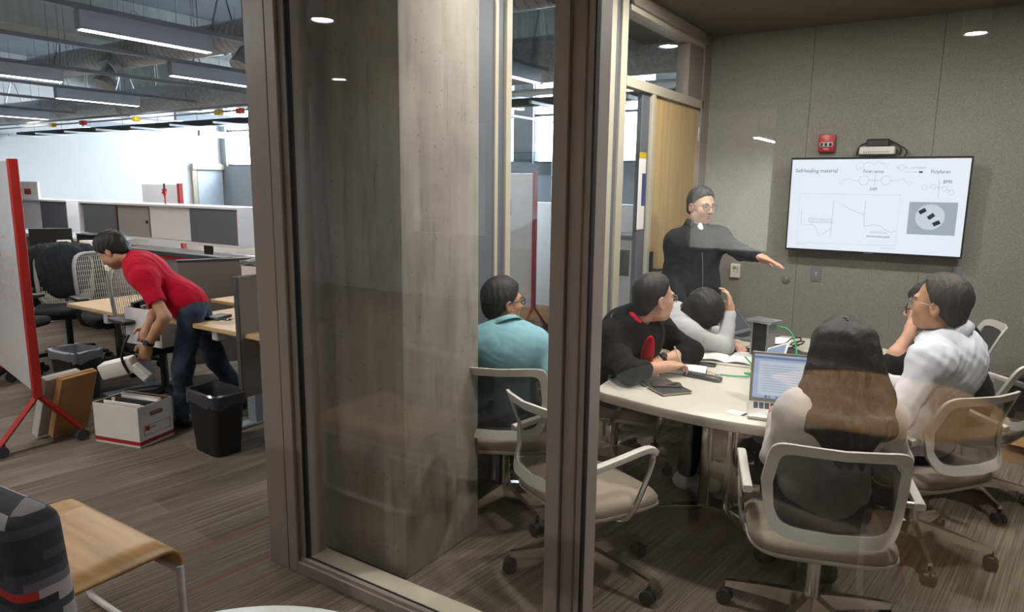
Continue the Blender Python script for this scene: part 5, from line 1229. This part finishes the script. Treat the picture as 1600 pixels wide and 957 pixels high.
PJ = {
'red': dict(H=(-4.701, 2.438, 1.197), N=(-4.601, 2.513, 1.134), C=(-4.519, 2.579, 1.023), P=(-4.322, 2.746, 0.811), shL=(-4.377, 2.454, 1.030), shR=(-4.700, 2.686, 1.051), elL=(-4.202, 2.467, 0.80), wrL=(-4.300, 2.400, 0.620), elR=(-4.651, 2.687, 0.786), wrR=(-4.535, 2.534, 0.684), hipL=(-4.239, 2.672, 0.779), hipR=(-4.384, 2.816, 0.759), knL=(-4.25, 2.591, 0.43), anL=(-4.326, 2.614, 0.085), knR=(-4.334, 2.90, 0.41), anR=(-4.36, 3.10, 0.085)),
'teal': dict(H=(-1.869, 2.831, 1.085), N=(-1.835, 2.803, 0.961), C=(-1.817, 2.778, 0.845), P=(-1.875, 2.885, 0.526), shR=(-1.720, 2.905, 0.874), shL=(-1.910, 2.700, 0.886), elR=(-1.615, 2.895, 0.656), wrR=(-1.755, 3.075, 0.576), elL=(-1.995, 2.805, 0.676), wrL=(-2.015, 3.025, 0.596)),
'hood': dict(H=(-1.266, 3.294, 1.098), N=(-1.345, 3.225, 0.955), C=(-1.36, 3.23, 0.846), P=(-1.530, 3.55, 0.530), shR=(-1.43, 3.12, 0.895), shL=(-1.32, 3.50, 0.90), elR=(-1.235, 2.945, 0.80), wrR=(-1.14, 3.17, 0.79), elL=(-1.12, 3.50, 0.80), wrL=(-1.22, 3.27, 0.785)),
'down': dict(H=(-1.190, 3.858, 0.962), N=(-1.316, 3.885, 0.899), C=(-1.374, 3.888, 0.804), P=(-1.500, 4.250, 0.530), shR=(-1.235, 3.70, 0.85), shL=(-1.40, 4.10, 0.85), elR=(-1.035, 3.78, 0.785), wrR=(-1.045, 3.89, 0.955), elL=(-1.20, 4.10, 0.79), wrL=(-1.05, 3.96, 0.775)),
'pres': dict(H=(-1.502, 4.703, 1.528), N=(-1.523, 4.690, 1.371), C=(-1.511, 4.692, 1.217), P=(-1.495, 4.672, 0.887), shR=(-1.625, 4.585, 1.280), shL=(-1.385, 4.770, 1.306), elL=(-1.20, 4.63, 1.235), wrL=(-1.055, 4.50, 1.225), elR=(-1.66, 4.58, 1.031), wrR=(-1.50, 4.46, 0.877), hipL=(-1.42, 4.72, .86), hipR=(-1.57, 4.63, .86), knL=(-1.40, 4.72, .47), knR=(-1.57, 4.62, .47), anL=(-1.40, 4.76, .085), anR=(-1.58, 4.66, .085)),
'woman': dict(H=(-0.329, 2.755, 1.064), N=(-0.315, 2.70, 0.936), C=(-0.305, 2.654, 0.815), P=(-0.330, 2.600, 0.530), shL=(-0.435, 2.575, 0.852), shR=(-0.170, 2.74, 0.842), elL=(-0.50, 2.60, 0.67), wrL=(-0.545, 2.80, 0.775), elR=(-0.115, 2.86, 0.66), wrR=(-0.29, 2.96, 0.775)),
'white': dict(H=(-0.049, 3.455, 1.170), N=(-0.003, 3.481, 1.040), C=(0.012, 3.488, 0.903), P=(-0.065, 3.560, 0.530), shL=(-0.055, 3.265, 0.955), shR=(0.012, 3.676, 0.941), elL=(-0.146, 3.150, 0.730), wrL=(-0.355, 3.270, 0.755), elR=(-0.095, 3.730, 0.700), wrR=(-0.295, 3.690, 0.755)),
'black': dict(H=(-0.097, 3.978, 1.071), N=(-0.005, 4.071, 0.943), C=(0.026, 4.130, 0.837), P=(0.120, 4.300, 0.530), shL=(-0.040, 3.874, 0.875), shR=(0.048, 4.318, 0.883), elL=(-0.240, 3.81, 0.785), wrL=(-0.165, 3.87, 0.955), elR=(-0.14, 4.25, 0.74), wrR=(-0.31, 4.05, 0.765)),
}
# man in red bending to the boxes
def polo_collar(m, gap=1, lift=.03, name='collar'):
    def fn(root, N, HL, A, T, J, go):
        u = nrm(HL(0, -.018, -.05) - N); x = T[0] - u * (T[0] @ u); x = nrm(x); y = np.cross(u, x)
        ring = lambda r, z, flare=0: [tuple(N + u * (z + (.012 if math.sin(a) < 0 else -.018) * abs(math.sin(a)) + 0) + x * r * math.cos(a) + y * r * 1.08 * math.sin(a)) for a in np.linspace(0, 2 * PI, 28, endpoint=False)]
        vs = ring(.064, .0) + ring(.066, lift) + ring(.073, lift - .004) + ring(.094, .002)
        MB().add(vs, [(r * 28 + i, r * 28 + (i + 1) % 28, (r + 1) * 28 + (i + 1) % 28, (r + 1) * 28 + i) for r in range(3) for i in range(28) if not (gap and 7 - gap <= i < 7 + gap)]).build(name, m, root, 60, .004)
    return fn
REDC = cloth_mat('red_cotton', '#b3122c'); TEALC = cloth_mat('teal_cotton', '#7fabb5'); HOODC = cloth_mat('black_fleece', '#131315'); GREYC = cloth_mat('pale_grey_knit', '#a6a6a8'); JACK = cloth_mat('black_softshell', '#202124'); SWEAT = cloth_mat('white_knit', '#b9b3b0'); SHIRTW = cloth_mat('white_poplin', '#ccced6'); BLACKT = cloth_mat('black_tee', '#17181a')
SILV = mat('silver_wire', '#b9bcc0', .25, .9)
a_red = head_axes((-.62, -.30, -.62), (-.4, -.2, .7))
rr, RJ, RHL, RA = person('red', 'man in a red t-shirt and jeans bending over a storage box', PJ['red'], (-.62, -.34, -.58), (-.35, -.2, .75), SKIN_B, HAIRB, REDC, 't_shirt', .62, JEANS, SHOEB,
    {'L': dict(d=(-.35, -.15, -.9), n=(-.5, .5, 0), t=(-.5, -.4, .2), curl=(.5, .7, .6), s=1.05), 'R': dict(d=(.3, -.5, -.75), n=(.5, -.4, -.2), t=(-.5, -.2, .3), curl=(.6, .7, .6))},
    hair_fn=short_hair(.016, (.085, .055), (-.02, -.055), .006), seat=False, foot={'L': V(-.95, -.25, 0), 'R': V(-.9, -.4, 0)}, wr=.006)
# watch on the near wrist
def strap(root, w, d, r, m, name='wrist_watch', face=None):
    d = nrm(d); x = nrm(np.cross(d, (0, 0, 1))); y = np.cross(d, x)
    MB().tube([tuple(w + x * r * math.cos(a) + y * r * math.sin(a)) for a in np.linspace(0, 2 * PI, 18, endpoint=False)], .008, 6, 0, True, (.005, .010)).build(name, m, root)
    if face is not None: f_ = nrm(np.asarray(face) - d * np.dot(face, d)); MB().cyl(tuple(w + f_ * (r - .002)), tuple(w + f_ * (r + .010)), .018, n=18).build('watch_face', BLACKP, root)
d_ = RJ['wrL'] - RJ['elL']; strap(rr, RJ['wrL'] - nrm(d_) * .015, d_, .030, BLACKP, face=(.3, -.9, 0))
# router held by the man in red
t = empty('white_device', (-4.36, 2.33, .50), 0, 'white boxy device with black strap held by the man in red', 'device'); t.rotation_euler = (.15, -.25, .55)
MB().box((-.10, 0, .0), (.22, .09, .10), .012, seg=2).build('case', WHITEP, t); MB().box((.03, -.01, -.06), (.05, .06, .12), .006, (0, -.5, 0)).build('stand', WHITEP, t); MB().tube([(-.02, -.05, -.04), (-.03, -.055, .06), (.01, -.03, .14), (.05, 0, .19)], .009, 6, 2).build('strap', BLACKP, t)
# man in teal, seen from behind
person('teal', 'man in a teal polo shirt with glasses seen from behind', PJ['teal'], (.46, .88, .02), (0, 0, 1), SKIN_B, HAIRB, TEALC, 'polo_shirt', .66, BLKPANT, SHOEB,
    {'R': dict(d=(-.4, .85, -.2), n=(-.3, 0, -.9)), 'L': dict(d=(.5, .8, -.1), n=(.3, 0, -.9))}, hair_fn=short_hair(.011, (.08, .06), (-.055, -.09), .003), collar=polo_collar(TEALC), glasses=BLACKP, wr=.004, bulk=.98)
# man in black hoodie writing
def hood(root, N, HL, A, T, J, go):
    F = Field(N - .2, N + .2, .0065); u = T[2]
    for i in range(18):
        a = 2 * PI * i / 18; q = N + T[0] * .082 * math.cos(a) + T[1] * (.075 * math.sin(a) + .006) + u * (.012 - .035 * math.sin(a)); b_ = 2 * PI * (i + 1) / 18
        q2 = N + T[0] * .082 * math.cos(b_) + T[1] * (.075 * math.sin(b_) + .006) + u * (.012 - .035 * math.sin(b_)); F.cone(q, q2, .022 if math.sin(a) > 0 else .034, .022 if math.sin(b_) > 0 else .034, .015)
    F.ell(N - T[1] * .105 - u * .045, (.115, .05, .07), T, .03); F.ripple(.004, 60, 8); F.build('hood', HOODC, root)
    nd = nrm(HL(0, -.018, -.055) - N); bx_ = nrm(np.cross(nd, (0, 0, 1)) if abs(nd[2]) < .95 else T[0]); by_ = np.cross(nd, bx_); c0 = N + nd * .035
    G = Field(N - .2, N + .2, .005)
    for i in range(20):
        a = 2 * PI * i / 20; b_ = 2 * PI * (i + 1) / 20; G.cone(c0 + (bx_ * math.cos(a) + by_ * math.sin(a)) * .062, c0 + (bx_ * math.cos(b_) + by_ * math.sin(b_)) * .062, .011, .011, .008)
    G.build('red_neckline', REDC, root)
    L = mat('hood_lining', '#8d8377', .9); K = Field(N - .25, N + .2, .006); K.ell(N - T[1] * .085 + u * .025, (.075, .028, .035), T, .01); K.build('hood_lining', L, root)
    C = J['C']; S_ = Field(C - .3, C + .3, .006); S_.ell(C + T[1] * .122 + u * .04, (.034, .032, .19), T, .02); S_.build('red_undershirt', REDC, root)
hp, HJ, HHL, HA = person('hood', 'man in a black hoodie over red writing at the table', dict(PJ['hood'], fw=(.95, .3, 0)), (.556, .827, .02), (0, 0, 1), SKIN_A, HAIRB, HOODC, 'hoodie', 1.35, BLKPANT, SHOEW,
    {'R': dict(d=(.45, .85, .0), n=(.1, .0, -1), t=(-.8, .4, .5), curl=(.5, .8, .7), thumb=.8), 'L': dict(d=(-.2, -.9, -.1), n=(0, 0, -1), t=(.9, -.2, .2), curl=(.3, .4, .4))},
    hair_fn=short_hair(.006, (.070, .078), (-.06, -.085), .002), collar=hood, glasses=SILV, wr=.007, bulk=1.1, hsz=1.06)
d_ = HJ['wrL'] - HJ['elL']; strap(hp, HJ['wrL'] - nrm(d_) * .02, d_, .032, BLACKP, face=(.3, -.6, .7))
t = empty('pen', (-1.085, 3.245, .80), 0, 'white pen held by the writing man', 'pen'); MB().cyl((.01, .01, -.045), (-.035, -.03, .085), .004, n=8).build('barrel', WHITEP, t); MB().cyl((.01, .01, -.045), (.014, .013, -.056), .004, .001, 8).build('tip', BLACKP, t)
# person resting the head on a hand
def bowl_hair(root, HL, A, H, m, J, T, hsz):
    F = Field(H - .22, H + .2, .0045); F.ell(HL(0, -.008, .03), (.096, .112, .105), A, .01); F.ell(HL(0, .03, -.02), (.09, .085, .085), A, .03); F.ell(HL(0, -.05, -.06), (.078, .055, .06), A, .03); F.ell(HL(0, .105, -.055), (.05, .05, .06), A, .02, True); F.ripple(.004, 130, 4, (1, 1, .6)); F.build('hair', m, root)
person('down', 'person in a pale grey top resting a dark haired head on one hand', dict(PJ['down'], fw=(.99, -.1, 0)), (.62, -.15, -.75), (.70, -.35, .62), SKIN_A, HAIRB, GREYC, 'knit_top', 1.95, BLKPANT, SHOEB,
    {'R': dict(d=(-.15, .25, .95), n=(-.8, -.1, .1), t=(-.3, .8, 0), curl=(.35, .5, .4)), 'L': dict(d=(.7, -.6, -.1), n=(0, 0, -1))}, hair_fn=bowl_hair, wr=.005, face=False)
# presenter
def jacket_collar(root, N, HL, A, T, J, go):
    polo_collar(JACK, 3, .06, 'jacket_collar')(root, N, HL, A, T, J, go)
    C, P = J['C'], J['P']; z = [tuple(N * (1 - k) + P * k + T[1] * (.098 + .036 * math.sin(min(1, k * 1.6) * PI / 2)) - T[2] * .02) for k in np.linspace(.0, 1, 14)]
    MB().tube(z, .004, 6).build('zip', mat('zip_grey', '#6a6d72', .4, .5), root)
    F = Field(N - .12, N + .12, .005); F.ell(N + T[1] * .076 - T[2] * .018, (.024, .018, .06), T, .01); F.build('white_undershirt', SHIRTW, root)
person('pres', 'presenter in a black jacket and glasses pointing at the wall screen', dict(PJ['pres'], fw=(.70, -.70, 0)), (.84, -.545, -.10), (0, 0, 1), SKIN_A, HAIRB, JACK, 'jacket', 1.97, JEANS, SHOEB,
    {'L': dict(d=(.86, -.15, -.22), n=(.2, -.2, -.95), t=(.1, .9, .2), curl=(.12, .15, .15), spread=.06), 'R': dict(d=(.5, -.3, -.8), n=(.5, .5, 0))}, hair_fn=short_hair(.010, (.076, .078), (-.045, -.05), .004), seat=False, collar=jacket_collar, glasses=mat('gunmetal_wire', '#3c3a38', .3, .8), wr=.007, bulk=1.02, h=.0042, hsz=1.02)
# woman from behind with long hair
def long_hair(root, HL, A, H, m, J, T, hsz):
    N, C = J['N'], J['C']; F = Field(np.minimum(C, H) - np.array([.30, .36, .18]), H + .28, .0045); up = V(0, 0, 1); bk = -nrm(V(A[1][0], A[1][1], 0)); rt = A[0]
    F.ell(HL(0, -.012, .03), (.090, .108, .103), A, .01); F.ell(HL(0, -.035, -.05), (.102, .088, .11), A, .06); F.cone(HL(0, .07, .138), HL(0, -.10, .10), .0045, .0035, .012, True)
    r = random.Random(4)
    for i in range(19):
        u = (i / 18) * 2 - 1; top_ = HL(u * .066, -.05 - .030 * (1 - u * u), .045); mid = H + rt * u * .118 + bk * (.125 + .02 * (1 - u * u)) - up * .13; end = H + rt * (u * .11 + r.uniform(-.012, .012)) + bk * (.235 + .02 * (1 - u * u) + r.uniform(-.01, .01)) - up * (.335 - .14 * abs(u) ** 3 + r.uniform(-.035, .03)); q = H + rt * u * .122 + bk * (.195 + .02 * (1 - u * u)) - up * .22
        F.chain([top_, mid, q, end], [.036, .034, .028, .005], .03)
    F.ell(HL(0, .115, -.06), (.06, .07, .09), A, .02, True); F.ripple(.0028, 150, 9, (1, 1, .08)); F.build('hair', m, root)
person('woman', 'woman with long dark hair in a white knit seen from behind', dict(PJ['woman'], fw=(-.32, .947, 0)), (-.32, .92, -.2), (0, 0, 1), SKIN_A, hair_mat('hair_dark_brown', '#1d1615'), SWEAT, 'knit_sweater', 1.95, BLKPANT, SHOEB,
    {'L': dict(d=(.1, .9, -.15), n=(0, 0, -1)), 'R': dict(d=(-.7, .7, -.1), n=(0, 0, -1))}, hair_fn=long_hair, female=True, wr=.006, face=False, bulk=.93)
# man in the white shirt, profile
person('white', 'man in a white dress shirt and glasses in profile', dict(PJ['white'], fw=(-.80, .60, 0)), (-.95, .28, .06), (0, 0, 1), SKIN_B, HAIRG, SHIRTW, 'dress_shirt', 1.95, BLKPANT, SHOEB,
    {'L': dict(d=(-.8, .5, -.1), n=(0, 0, -1)), 'R': dict(d=(-.95, .1, -.1), n=(0, 0, -1))}, hair_fn=short_hair(.013, (.060, .088), (-.045, -.085), .003), collar=polo_collar(SHIRTW, 1, .045), glasses=SILV, wr=.009, bulk=1.12, hsz=1.05)
# person in black behind him, fist at the chin
person('black', 'person in a black shirt with fist at the chin behind the white shirted man', dict(PJ['black'], fw=(-.93, .3, 0)), (-.93, .1, -.1), (0, 0, 1), SKIN_A, HAIRB, BLACKT, 'black_shirt', 1.15, BLKPANT, SHOEB,
    {'L': dict(d=(.1, .35, .9), n=(.6, .4, -.2), t=(.2, .8, 0), curl=(.9, 1.0, .8), thumb=.7), 'R': dict(d=(-.8, -.4, 0), n=(0, 0, -1))}, hair_fn=short_hair(.022, (.085, .045), (-.02, -.06), .006), glasses=BLACKP, wr=.005)

# dark jacket hung over the task chair back
F = Field((-.42, -.62, .35), (.42, -.1, 1.2), .008)
F.cone((-.17, -.335, 1.0), (.17, -.335, 1.0), .055, .055, .04); F.ell((0, -.365, .80), (.25, .055, .27), None, .05); F.ell((0, -.25, .80), (.24, .04, .26), None, .05)
for s in (-1, 1): F.chain([(s * .21, -.34, .97), (s * .27, -.36, .78), (s * .25, -.33, .52)], [.07, .062, .05], .04)
F.ripple(.006, 55, 12, (1.6, 1, .5))
jo = tag(F.build('jacket', cloth_mat('charcoal_jacket', '#2b2d30')), 'dark charcoal jacket draped over a task chair back', 'jacket'); jo.location = jc.location; jo.rotation_euler = jc.rotation_euler
